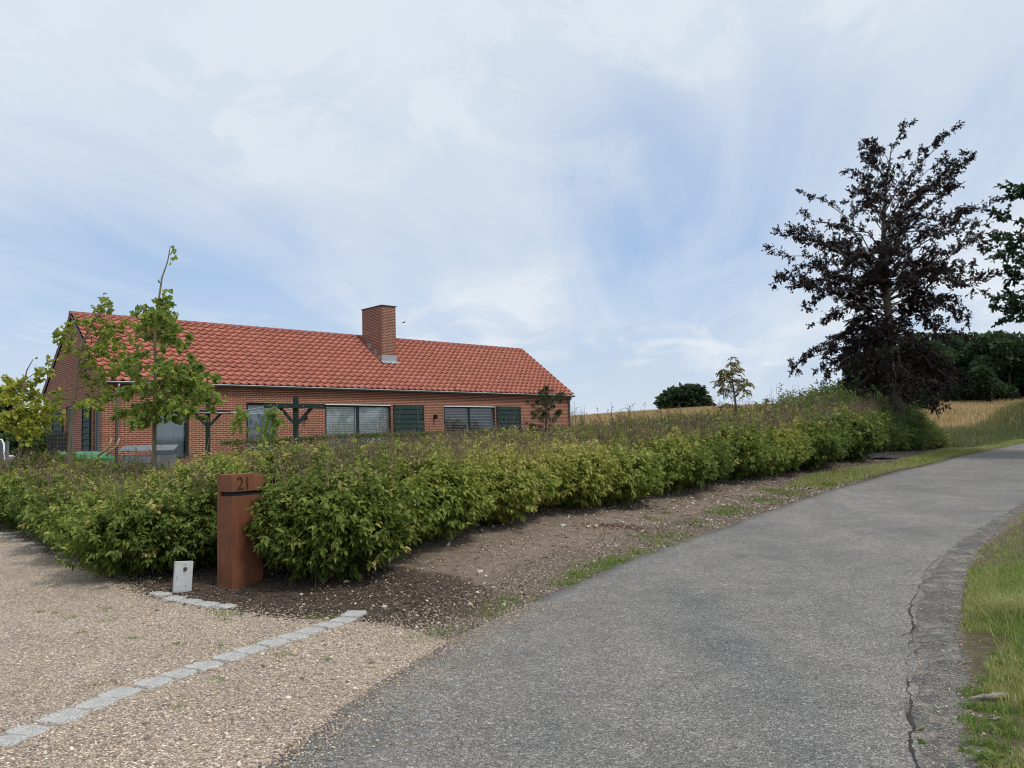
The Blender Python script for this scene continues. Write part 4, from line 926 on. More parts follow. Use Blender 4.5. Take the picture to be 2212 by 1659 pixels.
# ------------------------------------------------------------------ trees
class Grow:
    def __init__(s): s.wood = MB(); s.A = []; s.B = []; s.R = []; s.P = []; s.D = []
    def limb(s, p0, p1, r0, bow, nsec, lsec, ntw, ltw, nlf, up_=0.15, start=0.25, sides=5, hang=0.0, wob=0.04, taper=0.6):
        p0 = np.array(p0, float); p1 = np.array(p1, float); L = np.linalg.norm(p1 - p0); n = 6
        t = np.linspace(0, 1, n + 1)[:, None]; w = rng.normal(size=(n + 1, 3)) * wob * L; w[0] = 0; w[-1] = 0
        path = p0 + (p1 - p0) * t + np.array([0, 0, 1]) * bow * L * np.sin(np.pi * t) + w
        s.wood.tube([tuple(q) for q in path], list(r0 * (1 - t[:, 0] * 0.85)), sides, cap=False)
        ax = unit(p1 - p0)
        for k in range(nsec):
            tt = start + (1 - start) * (k + rng.random()) / nsec; i = min(int(tt * n), n - 1); fr = tt * n - i; b = path[i] * (1 - fr) + path[i + 1] * fr
            loc_ = unit(path[i + 1] - path[i]); sd_ = unit(np.cross(loc_, [0, 0, 1]) + 1e-6) * (1 if (k % 2) else -1)
            d = unit(loc_ * rng.uniform(.5, .9) + sd_ * rng.uniform(.35, .9) + rng.normal(size=3) * .25 + np.array([0, 0, up_]))
            ls = lsec * (1.15 - taper * tt) * rng.uniform(.6, 1.2)
            e = b + d * ls + np.array([0, 0, -hang * ls]); s.A.append(b); s.B.append(e); s.R.append(max(0.004, r0 * .22))
            for m in range(ntw):
                u = rng.uniform(.15, 1.0); b2 = b * (1 - u) + e * u; d2 = unit(d + rng.normal(size=3) * .6 + np.array([0, 0, up_ * .5 - hang])); e2 = b2 + d2 * ltw * rng.uniform(.5, 1.1)
                s.A.append(b2); s.B.append(e2); s.R.append(0.003)
                q = rng.random(nlf)[:, None]; s.P.append(b2 * (1 - q) + e2 * q + rng.normal(size=(nlf, 3)) * .012); s.D.append(unit(d2 + rng.normal(size=(nlf, 3)) * .7 + np.array([0, 0, -.15 - hang])))
    def build(s, name, base, mat_w, mat_l, L, Wr, tint=(0, 1), tfun=None, trunk='trunk', hi=False, twig=None, flat=.6, **kw):
        root = empty(name, tuple(base), **kw); o0 = np.array(base)
        s.wood.v = [(v[0] - o0[0], v[1] - o0[1], v[2] - o0[2]) for v in s.wood.v]
        tr = s.wood.build(trunk, mat_w, root, smooth=True)
        sticks('twigs', np.array(s.A) - o0, np.array(s.B) - o0, np.array(s.R), np.array(s.R) * .5, rng.random(len(s.A)) * .3, twig or M['dry'], root)
        P = np.concatenate(s.P); D = np.concatenate(s.D); n = len(P); l = L * rng.uniform(.7, 1.25, n)
        t = rng.uniform(tint[0], tint[1], n) + (tfun(P) if tfun else 0)
        leaves('crown', P - o0, D, l, l * Wr, t, mat_l, root, flat=flat, hi=hi); return root
def trunkline(g, pts, rad, sides=10): g.wood.tube([tuple(p) for p in pts], rad, sides, cap=False)

# purple beech
bx_, by_ = 14.1, 30.0; bzg = zg(bx_, by_)
g = Grow(); TP = np.array([(14.12, 30, bzg - .1), (14.1, 30, 2.4), (14.0, 30, 4.5), (13.9, 30, 7.0), (13.95, 30, 9.2), (14.15, 30, 10.8), (14.45, 30, 12.3)])
trunkline(g, TP, [.24, .20, .165, .12, .075, .04, .012])
def tp(z): return np.array([np.interp(z, TP[:, 2], TP[:, k]) for k in range(3)])
zz_ = [2.6, 3.4, 4.1, 5.0, 5.8, 7.1, 8.0, 8.7, 9.5, 10.4, 11.2, 12.0, 12.6]
Lx = [1.7, 2.4, 3.5, 2.5, 2.6, 3.9, 4.1, 4.1, 3.4, 2.4, 1.5, .9, .5]
Rx = [1.2, 2.2, 2.6, 3.0, 3.4, 3.7, 3.9, 3.9, 3.6, 3.0, 3.2, 2.9, .9]
ris = lambda z: np.interp(z, [2.6, 4.1, 5.8, 7.1, 8.7, 10.4, 12.2], [-.55, -.45, -.15, .18, .52, .95, 1.3])
NB = 112
for k in range(NB):
    f = (k + .5) / NB; z = 2.8 + 9.6 * f ** 1.12; 
    az_k = k * 2.39996 + rng.uniform(-.5, .5)
    if k % 5 < 2: az_k = (0 if k % 2 else math.pi) + rng.normal() * .28
    cx = math.cos(az_k); E = np.interp(z, zz_, Rx if cx > 0 else Lx) * (rng.uniform(.78, 1.06) if k % 3 else rng.uniform(.35, .75)) * (1 if abs(cx) > .75 else .8)
    zt_ = z + rng.normal() * .35; at_z = np.clip(zt_ - ris(z) * E, 1.9, 11.9); a = tp(at_z)
    tip = np.array([a[0] + math.cos(az_k) * E, a[1] + math.sin(az_k) * E, zt_])
    if tip[2] < 2.9: continue
    L_ = np.linalg.norm(tip - a)
    up6 = z > 9.2
    g.limb(a, tip, 0.010 + 0.007 * E, 0.10 if z > 6 else 0.16, int(6 + 3.2 * L_) + (3 if z < 7.5 else 0), 0.46 if up6 else 0.72, 5 if up6 else 6, 0.19 if up6 else 0.25, 7 if up6 else 9, up_=.16 if z > 6 else -.08, start=.10, hang=0.0 if z > 6 else .12, taper=.88)
for k in range(20):
    a_ = k * 2.4; E = rng.uniform(1.1, 2.3); z = rng.uniform(2.3, 3.3)
    if math.sin(a_) > .5: continue
    g.limb(tp(z + 1.5), (14.1 + E * math.cos(a_), 30 + E * math.sin(a_), z), .022, .12, 10, .55, 6, .25, 8, up_=-.1, start=.25, hang=.2)
for tip, az_ in (((17.75, 30.5, 9.9), 8.2), ((18.35, 30.2, 10.05), 8.5), ((17.2, 29.8, 11.85), 9.3), ((16.9, 30, 11.2), 9.0), ((13.35, 30, 12.2), 10.6), ((10.2, 30, 4.0), 5.2), ((9.6, 30.2, 8.5), 6.6), ((9.7, 29.8, 7.1), 5.8)):
    g.limb(tp(az_), tip, .035, .05, 15, .5, 6, .26, 8, up_=.1, start=.3, taper=.85)
g.build('purple_beech', (14.12, 30, bzg), M['barkg'], M['beech'], 0.088, 0.58, label='tall purple beech with pale grey trunk and dark spreading branches', cat='tree')

# oak whose crown enters at the right edge
ob = np.array([19.6, 24.5]); ozg = zg(*ob)
g = Grow(); OT = np.array([(19.6, 24.5, ozg - .1), (19.6, 24.5, 3.5), (19.5, 24.5, 6.0), (19.4, 24.6, 8.8)]); trunkline(g, OT, [.3, .24, .17, .05])
def edge_px(px_, py_, Y): p = at(px_, py_, Y); return np.array([p.x, p.y, p.z])
for (x, y, Y) in [(2178, 425, 25), (2160, 470, 24.5), (2150, 545, 25.2), (2165, 520, 24), (2190, 600, 25), (2175, 640, 24.2), (2160, 668, 24.6), (2168, 690, 25), (2200, 405, 24.8), (2215, 690, 24), (2230, 560, 25.5), (2240, 640, 23.8), (2185, 580, 24.4)]:
    tip = edge_px(x, y, Y); hz_ = np.clip(tip[2] - 1.0 * (1 if y < 560 else -.6), 3.0, 8.0); a = np.array([19.6, 24.5, hz_])
    g.limb(a, tip, .06, .06, 16, .75, 7, .3, 12, up_=.05, start=.3)
for k in range(60):
    a_ = k * 2.4; z = 4.0 + 6 * ((k + .5) / 60); E = 3.9 * math.sin(math.pi * np.clip((z - 2.6) / 8.4, .08, .95)) ** .6 * rng.uniform(.75, 1)
    ca, sa = math.cos(a_), math.sin(a_)
    if ca < -.1: E *= .62
    g.limb((19.55, 24.5, np.clip(z - .9, 2.8, 8.6)), (19.6 + ca * E, 24.5 + sa * E, z), .05, .08, 14, .8, 7, .34, 11, up_=.1, start=.3)
g.build('oak_tree', (19.6, 24.5, ozg), M['barkd'], M['oak'], 0.115, 0.6, label='dark green oak crown reaching in from the right frame edge', cat='tree')

def px2(x, y, Y): p = at(x, y, Y); return np.array([p.x, p.y, p.z])
def young(name, Y, trunk_px, r0, limbs_px, mat, L, nl, label, extra=None, dens=1.0, group=None, twigd=.16, bark='barky', Wr=.92, tint=(0.1, .9), dY=.75):
    pts = [px2(*p, Y) for p in trunk_px]; pts[0][2] = zg(pts[0][0], pts[0][1]) - .05
    g = Grow(); n = len(pts); g.wood.tube([tuple(p) for p in pts], [r0 * (1 - .85 * i / (n - 1)) for i in range(n)], 8, cap=False)
    T = np.array(pts); s_ = np.concatenate([[0], np.cumsum(np.linalg.norm(np.diff(T, axis=0), axis=1))]); s_ /= s_[-1]
    for (ax_, ay_, bx2, by2) in limbs_px:
        # attach point: nearest on the trunk to the given pixel
        q = px2(ax_, ay_, Y); i = np.argmin([np.linalg.norm(q - np.array([np.interp(u, s_, T[:, k]) for k in range(3)])) for u in np.linspace(0, 1, 60)]); u = np.linspace(0, 1, 60)[i]
        a = np.array([np.interp(u, s_, T[:, k]) for k in range(3)])
        e = px2(bx2, by2, Y + rng.uniform(-dY, dY)); L_ = np.linalg.norm(e - a)
        g.limb(a, e, .012, .04, max(3, int(L_ * 8.0 * dens)), .27, 3, twigd, nl, up_=.05, start=.22, hang=.1)
    if extra: extra(g, Y)
    base = (pts[0][0], pts[0][1], pts[0][2] + .05)
    return g.build(name, base, M[bark], mat, L, Wr, tint=tint, hi=True, label=label, cat='tree', group=group, flat=.9, twig=M['twig'])
def topleaves(lst, seed=0):
    def f(g, Y):
        for (x, y, n) in lst:
            for _ in range(n): g.P.append(px2(x + rng.normal() * 4, y + rng.normal() * 5, Y)[None, :]); g.D.append(unit(rng.normal(size=(1, 3)) * .5 + np.array([[0, 0, -.8]])))
            g.A.append(px2(x, y - 3, Y)); g.B.append(px2(x, y + 6, Y)); g.R.append(.003)
    return f
young('linden_sapling', 14, [(336, 1010), (333, 960), (334, 880), (336, 800), (334, 740), (338, 690), (344, 640), (350, 600), (362, 565), (368, 532)], .042,
      [(342, 655, 360, 690), (340, 670, 322, 705), (338, 690, 366, 715), (337, 710, 345, 735), (334, 850, 262, 905), (334, 850, 395, 880), (334, 830, 255, 850), (334, 820, 440, 850), (334, 810, 462, 815), (335, 790, 270, 800), (335, 780, 430, 790), (335, 770, 452, 850), (336, 760, 395, 740), (336, 750, 290, 770), (336, 740, 375, 715), (336, 730, 312, 720), (338, 700, 352, 660), (338, 700, 325, 680), (340, 670, 360, 655), (334, 840, 300, 915), (334, 840, 372, 905), (334, 800, 420, 815), (335, 775, 350, 800), (334, 860, 325, 905), (334, 850, 455, 870), (334, 800, 295, 835), (334, 790, 385, 845), (336, 745, 410, 765), (334, 830, 350, 870), (334, 845, 415, 900), (334, 790, 400, 810), (334, 820, 365, 850)],
      M['linden'], .094, 5, 'dense green young tree with long bare leading shoot before the house wall', topleaves([(372, 535, 2), (368, 560, 2), (376, 548, 2), (360, 625, 3), (358, 640, 4), (352, 655, 4), (346, 600, 1)]), 1.15)
young('linden_sapling', 16, [(150, 985), (151, 955), (156, 900), (162, 850), (167, 800), (175, 755), (190, 715), (205, 690), (222, 660)], .046,
      [(165, 850, 230, 865), (165, 840, 245, 830), (163, 860, 120, 870), (165, 840, 110, 865), (167, 800, 265, 800), (170, 780, 280, 770), (175, 755, 290, 745), (175, 755, 285, 700), (180, 735, 255, 700), (190, 715, 225, 655), (190, 715, 200, 690), (170, 790, 150, 745), (170, 780, 130, 715), (168, 800, 195, 820), (167, 810, 230, 790), (178, 745, 235, 730), (205, 690, 232, 655), (160, 870, 200, 880), (170, 780, 215, 760), (186, 722, 160, 690)],
      M['lindeny'], .086, 4, 'sparse yellow green young tree leaning before the gable wall', topleaves([(128, 705, 2), (122, 735, 2), (230, 652, 2)]), 1.0, tint=(0.0, .75))
young('linden_sapling', 17, [(42, 990), (44, 950), (46, 900), (48, 850), (58, 800), (72, 775)], .04,
      [(46, 900, -20, 910), (46, 900, 95, 915), (47, 880, 100, 880), (47, 870, -10, 870), (48, 850, 90, 850), (48, 840, 15, 835), (50, 830, 80, 815), (52, 820, 100, 790), (46, 890, 60, 930), (47, 870, 30, 925), (48, 850, 60, 870), (47, 880, -25, 940), (47, 880, 75, 945), (47, 860, 25, 890), (50, 830, 30, 845), (46, 890, 118, 900)],
      M['lindeny'], .088, 6, 'yellowing young tree with dead twiggy top at the left frame edge', topleaves([(95, 790, 2), (78, 790, 1)]), 1.2, tint=(.35, 1.0))
# leafy shoots standing up out of the hedge
def sapl(Y, tr, leaves_px, label, mat, L=.075):
    g = Grow(); pts = [px2(*p, Y) for p in tr]; g.wood.tube([tuple(p) for p in pts], [.009 * (1 - .6 * i / len(pts)) for i in range(len(pts))], 5, cap=False)
    for (x, y, sx, n) in leaves_px:
        for _ in range(n):
            q = px2(x + rng.normal() * sx, y + rng.normal() * sx, Y + rng.normal() * .05); g.P.append(q[None]); g.D.append(unit(rng.normal(size=(1, 3)) * .45 + np.array([[0, 0, -.9]])))
    g.A.append(pts[-1]); g.B.append(pts[-1] + np.array([0, 0, .08])); g.R.append(.003)
    return g.build('sapling', tuple(pts[0]), M['twig'], mat, L, .6, tint=(.2, .8), hi=True, label=label, cat='sapling', flat=.9)
sapl(11.5, [(534, 1030), (528, 980), (522, 930), (520, 885)], [(521, 895, 7, 34), (520, 915, 9, 26), (505, 925, 5, 10), (516, 880, 4, 8)], 'thin leafy sapling rising from the hedge before brick wall, near the first window', M['linden'])
sapl(11.8, [(592, 1000), (590, 950), (588, 880)], [(589, 885, 8, 36), (586, 900, 9, 34), (598, 910, 10, 22), (592, 930, 8, 16), (566, 925, 9, 22), (572, 945, 9, 22)], 'thin leafy sapling rising from the hedge, close beside the clothes post', M['linden'])

# pine in front of the house
g = Grow(); pY = 25.5; pts = [px2(1178, 945, pY), px2(1180, 900, pY), px2(1179, 860, pY), px2(1178, 836, pY)]; pts[0][2] = zg(pts[0][0], pts[0][1])
g.wood.tube([tuple(p) for p in pts], [.05, .04, .03, .015], 7, cap=False)
tips = [(1160, 868), (1152, 880), (1150, 892), (1156, 900), (1165, 885), (1170, 870), (1190, 868), (1200, 860), (1208, 852), (1205, 866), (1195, 880), (1206, 890), (1210, 893), (1200, 903), (1192, 912), (1184, 895), (1172, 900), (1164, 905), (1150, 925), (1160, 932), (1172, 930), (1185, 932), (1195, 930), (1204, 922), (1172, 846), (1178, 838), (1184, 846), (1178, 852), (1168, 858), (1188, 860), (1180, 875), (1186, 885), (1176, 888), (1148, 918), (1165, 922), (1190, 922)]
NPd, NDd = [], []
for (x, y) in tips:
    e = px2(x, y, pY + rng.uniform(-.45, .45)); yy = min(y + 12, 935); a = px2(1179, yy, pY); g.A.append(a); g.B.append(e); g.R.append(.010)
    for k in range(3):
        c = e + rng.normal(size=3) * .07 * (k > 0); m = 60; dd = unit(rng.normal(size=(m, 3)) + np.array([0, 0, .5])); g.P.append(np.repeat(c[None], m, 0) + dd * .015); g.D.append(dd)
g.build('young_pine', tuple(pts[0]), M['barkd'], M['pine'], 0.080, 0.09, label='small dark pine with tufted branches before the right end of the house', cat='tree', flat=.9)

# small ash-like tree with reddish drooping leaves
g = Grow(); aY = 20.; T_ = [(1594, 900), (1590, 880), (1586, 850), (1582, 820), (1579, 795), (1578, 778)]; pts = [px2(*p, aY) for p in T_]; pts[0][2] = zg(pts[0][0], pts[0][1])
g.wood.tube([tuple(p) for p in pts], [.035, .028, .022, .016, .01, .005], 6, cap=False)
for (ax_, ay_, x, y, n) in [(1590, 872, 1566, 838, 7), (1588, 862, 1558, 822, 8), (1588, 860, 1605, 832, 6), (1588, 860, 1613, 825, 6), (1585, 850, 1600, 845, 4), (1584, 835, 1562, 812, 8), (1582, 822, 1563, 800, 7), (1580, 810, 1570, 806, 5), (1579, 800, 1590, 800, 5), (1579, 800, 1580, 802, 5), (1578, 785, 1578, 780, 4), (1579, 790, 1586, 788, 3), (1590, 875, 1568, 876, 3), (1584, 840, 1570, 838, 5), (1583, 835, 1592, 822, 4), (1587, 855, 1604, 848, 3), (1583, 838, 1575, 826, 5)]:
    a = px2(ax_, ay_, aY); e = px2(x, y, aY + rng.uniform(-.3, .3)); g.A.append(a); g.B.append(e); g.R.append(.009)
    for _ in range(n + 3):
        e = px2(x, y, aY) + rng.normal(size=3) * .06
        dr = unit(rng.normal(size=3) * np.array([1, 1, .3]) + np.array([0, 0, .25])); lp = rng.uniform(.10, .20)
        for q in np.linspace(.2, 1, 6):
            b = e + dr * lp * q + np.array([0, 0, -.09 * q * q]); g.P.append(np.repeat(b[None], 2, 0)); s2 = np.cross(dr, [0, 0, 1]); g.D.append(unit(np.stack([dr * .6 + s2 - [0, 0, .55], dr * .6 - s2 - [0, 0, .55]])))
        g.A.append(e); g.B.append(e + dr * lp); g.R.append(.002)
g.build('young_ash', tuple(pts[0]), M['barkg'], M['ash'], 0.085, 0.30, label='slender young ash with reddish drooping leaf sprays rising above the hedge', cat='tree', flat=.3)

# blob-crowned far trees made of leaf clumps
def clumptree(name, c, crown, zb, mat, n, L, label, trunk_r=.12, kind=None, cat='tree', wood='barkd', ntr=1):
    P, D, T = [], [], []
    tot = sum(e[3] * e[4] + e[3] * e[5] for e in crown)
    for (x, y, z, rx, ry, rz) in crown:
        m = int(n * (rx * ry + rx * rz) / tot * 1.0) if False else int(n * (rx * (ry + rz)) / sum(e[3] * (e[4] + e[5]) for e in crown))
        d = unit(rng.normal(size=(m, 3))); q = d * (1 - np.minimum(rng.exponential(.13, m), .8))[:, None] * np.array([rx, ry, rz]) + np.array([x, y, z])
        q += (d * (0.22 * wav(q, 6.5 / rx * 1.2, 31) + .12 * wav(q, 15 / rx, 32))[:, None]) * rx
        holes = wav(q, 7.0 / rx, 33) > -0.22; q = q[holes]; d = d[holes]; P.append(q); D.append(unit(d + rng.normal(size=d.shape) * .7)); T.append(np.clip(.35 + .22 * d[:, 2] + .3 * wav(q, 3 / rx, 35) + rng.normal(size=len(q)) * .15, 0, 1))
    root = empty(name, (c[0], c[1], zb), label=label, cat=cat); o0 = np.array([c[0], c[1], zb]); P = np.concatenate(P); l = L * rng.uniform(.6, 1.4, len(P))
    mb = MB()
    for k in range(ntr):
        e = crown[k % len(crown)]; mb.tube([((e[0] - c[0]) * (.3 if ntr == 1 else .95), (e[1] - c[1]) * .8, -.2), (e[0] - c[0], e[1] - c[1], e[2] - zb), (e[0] - c[0], e[1] - c[1], e[2] - zb + e[5] * .6)], [trunk_r, trunk_r * .7, trunk_r * .2], 6)
    for e in crown: mb.tube([(0, 0, (e[2] - zb) * .4), ((e[0] - c[0]) * .7, (e[1] - c[1]) * .7, (e[2] - zb) * .85), (e[0] - c[0], e[1] - c[1], e[2] - zb + e[5] * .4)], [trunk_r * .6, trunk_r * .4, trunk_r * .12], 5)
    mb.build('trunk', M[wood], root, smooth=True)
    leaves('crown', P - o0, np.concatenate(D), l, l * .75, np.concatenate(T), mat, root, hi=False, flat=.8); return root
def cr(px_, py_, Y, rw, rh=None, rd=None):
    p = px2(px_, py_, Y); k = Y / FPX; return (p[0], p[1], p[2], rw * k, (rd or rw) * k, (rh or rw) * k)
HY = 88
p_ = px2(1480, 884, HY)
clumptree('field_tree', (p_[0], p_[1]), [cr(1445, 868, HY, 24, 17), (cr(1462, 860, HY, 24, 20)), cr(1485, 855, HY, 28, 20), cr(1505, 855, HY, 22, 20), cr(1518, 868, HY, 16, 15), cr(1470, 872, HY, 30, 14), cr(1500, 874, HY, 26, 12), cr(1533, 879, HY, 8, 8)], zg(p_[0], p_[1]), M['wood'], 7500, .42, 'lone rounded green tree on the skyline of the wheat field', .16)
def tw(px_, top, Y, wpx, label, n, L=.30, mat='wood', base=872):
    p = px2(px_, base, Y); cw = []; h = base - top
    for k in range(9): cw.append(cr(px_ + rng.uniform(-.55, .55) * wpx, top + h * (.20 + .62 * rng.random()), Y + rng.uniform(-1, 1) * wpx * Y / FPX * .5, wpx * .42, h * .22))
    cw.append(cr(px_, top + h * .2, Y, wpx * .42, h * .2)); cw.append(cr(px_, base - h * .18, Y, wpx * .6, h * .2))
    zb = zg(p[0], p[1]); return clumptree('woodland_tree', (p[0], p[1]), cw, zb, M[mat], n, L, label, .22)
tw(1838, 752, 46, 52, 'dark leafy tree behind the left lower branches of the purple beech', 11000, .17, base=905)
tw(1905, 735, 50, 55, 'dark leafy tree directly behind the purple beech trunk', 11000, .18, base=905)
tw(1975, 728, 56, 58, 'dark green tree just right of the purple beech trunk, behind the hedge end', 11000, .20, base=900)
# wood on the far side of the field
def woodland():
    P, D, T, mb = [], [], [], MB()
    for row in range(3):
        for k, px_ in enumerate(np.arange(1990, 2620, 38)):
            Y = 68 + row * 6 + rng.uniform(-2, 2) + (px_ - 2000) * .008; top = 722 + rng.uniform(-8, 14) - row * 3 + (10 if px_ < 2060 else 0); base = 872
            p = px2(px_, base, Y); mb.tube([(p[0], p[1], zg(p[0], p[1]) - .2), (p[0] + .2, p[1], p[2] + 2.6)], [.16, .1], 5)
            for j in range(8):
                cx, cy, cz, rx, ry, rz = cr(px_ + rng.uniform(-26, 26), top + 18 + 118 * (j / 7.) ** 1.0 + rng.uniform(-6, 6), Y + rng.uniform(-1.2, 1.2), rng.uniform(17, 27), rng.uniform(13, 20))
                m = 420; d = unit(rng.normal(size=(m, 3))); q = d * (1 - np.minimum(rng.exponential(.14, m), .7))[:, None] * np.array([rx, ry, rz]) + np.array([cx, cy, cz]); q += d * (.2 * wav(q, 5, 41) * rx)[:, None]
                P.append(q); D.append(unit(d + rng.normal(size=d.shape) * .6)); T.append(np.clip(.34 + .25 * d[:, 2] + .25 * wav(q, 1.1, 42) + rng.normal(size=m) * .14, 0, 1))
    P = np.concatenate(P); l = .27 * rng.uniform(.6, 1.4, len(P))
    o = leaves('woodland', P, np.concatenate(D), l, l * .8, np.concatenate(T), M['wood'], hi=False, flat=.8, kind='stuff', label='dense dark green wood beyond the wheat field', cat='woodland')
    mb.build('trunks', M['barkd'], o)['kind'] = 'stuff'
woodland()
p_ = px2(10, 960, 44)
clumptree('garden_tree', (p_[0], p_[1]), [cr(0, 870, 44, 34, 26), cr(22, 900, 44, 30, 30), cr(-20, 900, 44, 34, 34), cr(8, 930, 44, 36, 24), cr(38, 925, 44, 20, 24)], zg(p_[0], p_[1]), M['wood'], 7000, .24, 'dark green garden tree behind the yellowing sapling at the left edge', .15)
p_ = px2(75, 965, 23)
clumptree('garden_bush', (p_[0], p_[1]), [cr(60, 945, 23, 34, 24), cr(85, 950, 23, 28, 22), cr(30, 952, 23, 30, 20), cr(70, 965, 23, 40, 20)], zg(p_[0], p_[1]), M['weed'], 6000, .09, 'grey green bush between the yellowing sapling and the gable corner', .03, cat='bush')
# clipped hedge under the windows
def clipped():
    A = np.array([-6.9, 19.6]); B = np.array([2.6, 28.2]); d = unit(B - A); nn = np.array([-d[1], d[0]]); n = 26000; L_ = np.linalg.norm(B - A)
    t = rng.random(n) * L_; face = rng.random(n); w = .35; ht = .78
    off = np.where(face < .5, -w, rng.uniform(-w, w, n)); z = np.where(face < .5, rng.uniform(0, ht, n), ht) + rng.normal(size=n) * .02
    P2 = A + d * t[:, None] + nn * (off + rng.normal(size=n) * .03)[:, None]; zb = zgs(P2); P = np.c_[P2, zb + z]
    root = empty('clipped_hedge', (A[0], A[1], zg(*A)), label='low clipped green hedge on the lawn before the long brick wall', cat='hedge'); o0 = np.array(root.location)
    D = unit(rng.normal(size=(n, 3)) + np.array([-nn[0], -nn[1], .6]) * .7); leaves('foliage', P - o0, D, .055, .035, rng.uniform(.15, .6, n), M['hedge'], root, hi=False)
clipped()
# ------------------------------------------------------------------ loose ground cover
def bits(name, XYp, sx, sy, sz, tint, mat, lift=0.3, zo=0.0, **kw):
    n = len(XYp); z = zgs(XYp) + zo; sx, sy, sz = [np.broadcast_to(a, (n,)) for a in (sx, sy, sz)]
    a = rng.uniform(0, 6.28, n); ca, sa = np.cos(a), np.sin(a); tl = rng.normal(size=n) * .25
    base = np.array([(1, .25, 0), (-.9, .3, .1), (.15, 1, .1), (-.1, -1, 0), (.1, .1, 1), (0, 0, -1)], float)
    jit = 1 + rng.uniform(-.3, .3, (n, 6, 3)); q = base[None] * jit * np.stack([sx, sy, sz], 1)[:, None, :]
    x = q[..., 0] * ca[:, None] - q[..., 1] * sa[:, None]; y = q[..., 0] * sa[:, None] + q[..., 1] * ca[:, None]; zq = q[..., 2] + q[..., 0] * tl[:, None]
    V = np.stack([x + XYp[:, :1], y + XYp[:, 1:2], zq + (z + sz * lift + 0.008)[:, None]], -1).reshape(-1, 3); b = np.arange(n) * 6
    F = np.concatenate([np.c_[b + i, b + j, b + 4] for i, j in ((0, 2), (2, 1), (1, 3), (3, 0))] + [np.c_[b + j, b + i, b + 5] for i, j in ((0, 2), (2, 1), (1, 3), (3, 0))])
    return npmesh(name, V, [F], mat, attrs=dict(tint=np.repeat(np.clip(tint, 0, 1), 6)), smooth=False, kind='stuff', **kw)
def scatter(n, x0, x1, y0, y1, f):
    P = np.c_[rng.uniform(x0, x1, n), rng.uniform(y0, y1, n)]; return P[f(P)]
vis = lambda P: (np.abs(P[:, 0]) < P[:, 1] * .70 + .4)
def near_w(P, d0=3.6): return rng.random(len(P)) < (d0 / np.hypot(*P.T)) ** 1.6
G1 = scatter(150000, -8, 1, 3.2, 11, lambda P: inpoly(P, GRAVPOLY) & vis(P) & near_w(P, 3.4))[:42000]
dLg = segdist(G1, LE); s_ = rng.lognormal(-4.95, .32, len(G1)) * np.where((dLg < 1.3) & (rng.random(len(G1)) < .18), 1.9, 1)
edge = scatter(26000, -1.6, 2.5, 3.3, 11, lambda P: ~inpoly(P, ROADPOLY) & (segdist(P, LE) < .8)); onroad = scatter(60000, -1.3, 1.2, 3.4, 7.5, lambda P: inpoly(P, ROADPOLY) & (segdist(P, LE) < rng.exponential(.20, len(P))))
se = rng.lognormal(-5.0, .35, len(edge)); so_ = rng.lognormal(-5.1, .3, len(onroad))
seam = scatter(160000, -9, 0.5, 5, 15, lambda P: (segdist(P, np.array(GRAVEL_EDGE)) < np.abs(rng.normal(size=len(P))) * .16))[:9000]; ss = rng.lognormal(-4.95, .3, len(seam))
shl = scatter(60000, 1.5, 8, 2.8, 13, lambda P: (~inpoly(P, ROADPOLY)) & (segdist(P, RE) < .38 + .1 * rng.normal(size=len(P))) & (P[:, 0] > 1) & near_w(P, 4))[:11000]; sh_ = rng.lognormal(-5.3, .3, len(shl))
bank = scatter(30000, -2, 9, 6, 19, lambda P: (~inpoly(P, ROADPOLY)) & (segdist(P, LE) < 2.6) & (~inpoly(P, GRAVPOLY)) & (P[:, 0] < np.interp(P[:, 1], LE[:, 1], LE[:, 0])))[:8000]; sb_ = rng.lognormal(-4.9, .45, len(bank)) * np.clip(bank[:, 1] / 9, 1, 1.6)
PP = np.vstack([G1, edge, onroad, seam, shl, bank]); SS = np.concatenate([s_, se, so_, ss, sh_, sb_]); TT = np.clip(rng.beta(2.2, 1.9, len(PP)), 0, 1); TT[-len(bank):] = rng.uniform(.3, 1, len(bank))
bits('gravel_stones', PP, SS, SS * rng.uniform(.6, .95, len(PP)), SS * .55, TT, M['pebble'], zo=np.where(inpoly(PP, ROADPOLY), .012, 0), label='loose pale pebbles lying over the driveway and verge', cat='gravel')
mc = scatter(60000, -9, 1, 6, 15, lambda P: inpoly(P, MULCH) | (segdist(P, MULCH) < .12))[:15000]
vc = scatter(60000, -1.5, 12, 6, 24, lambda P: (~inpoly(P, ROADPOLY)) & (~inpoly(P, GRAVPOLY)) & (segdist(P, LE) < np.abs(rng.normal(size=len(P))) * 1.05 + .05) & (P[:, 0] < np.interp(P[:, 1], LE[:, 1], LE[:, 0])))[:24000]
bb = scatter(22000, 6, 17, 18, 33, lambda P: (~inpoly(P, ROADPOLY)) & (segdist(P, LE) < 3.2) & (segdist(P, LE) > .8) & (P[:, 0] < np.interp(P[:, 1], LE[:, 1], LE[:, 0])))[:7000]
cl = scatter(90000, -2, 11, 7, 22, lambda P: (~inpoly(P, ROADPOLY)) & (~inpoly(P, GRAVPOLY)) & (segdist(P, LE) < 3.2) & (P[:, 0] < np.interp(P[:, 1], LE[:, 1], LE[:, 0])))[:14000]
C_ = np.vstack([mc, vc, bb, cl]); lc = np.concatenate([rng.lognormal(-4.25, .4, len(mc)), rng.lognormal(-4.3, .4, len(vc)) * np.clip(vc[:, 1] / 9, 1, 1.8), rng.lognormal(-3.5, .3, len(bb)), rng.lognormal(-4.7, .5, len(cl)) * np.clip(cl[:, 1] / 10, 1, 1.6)])
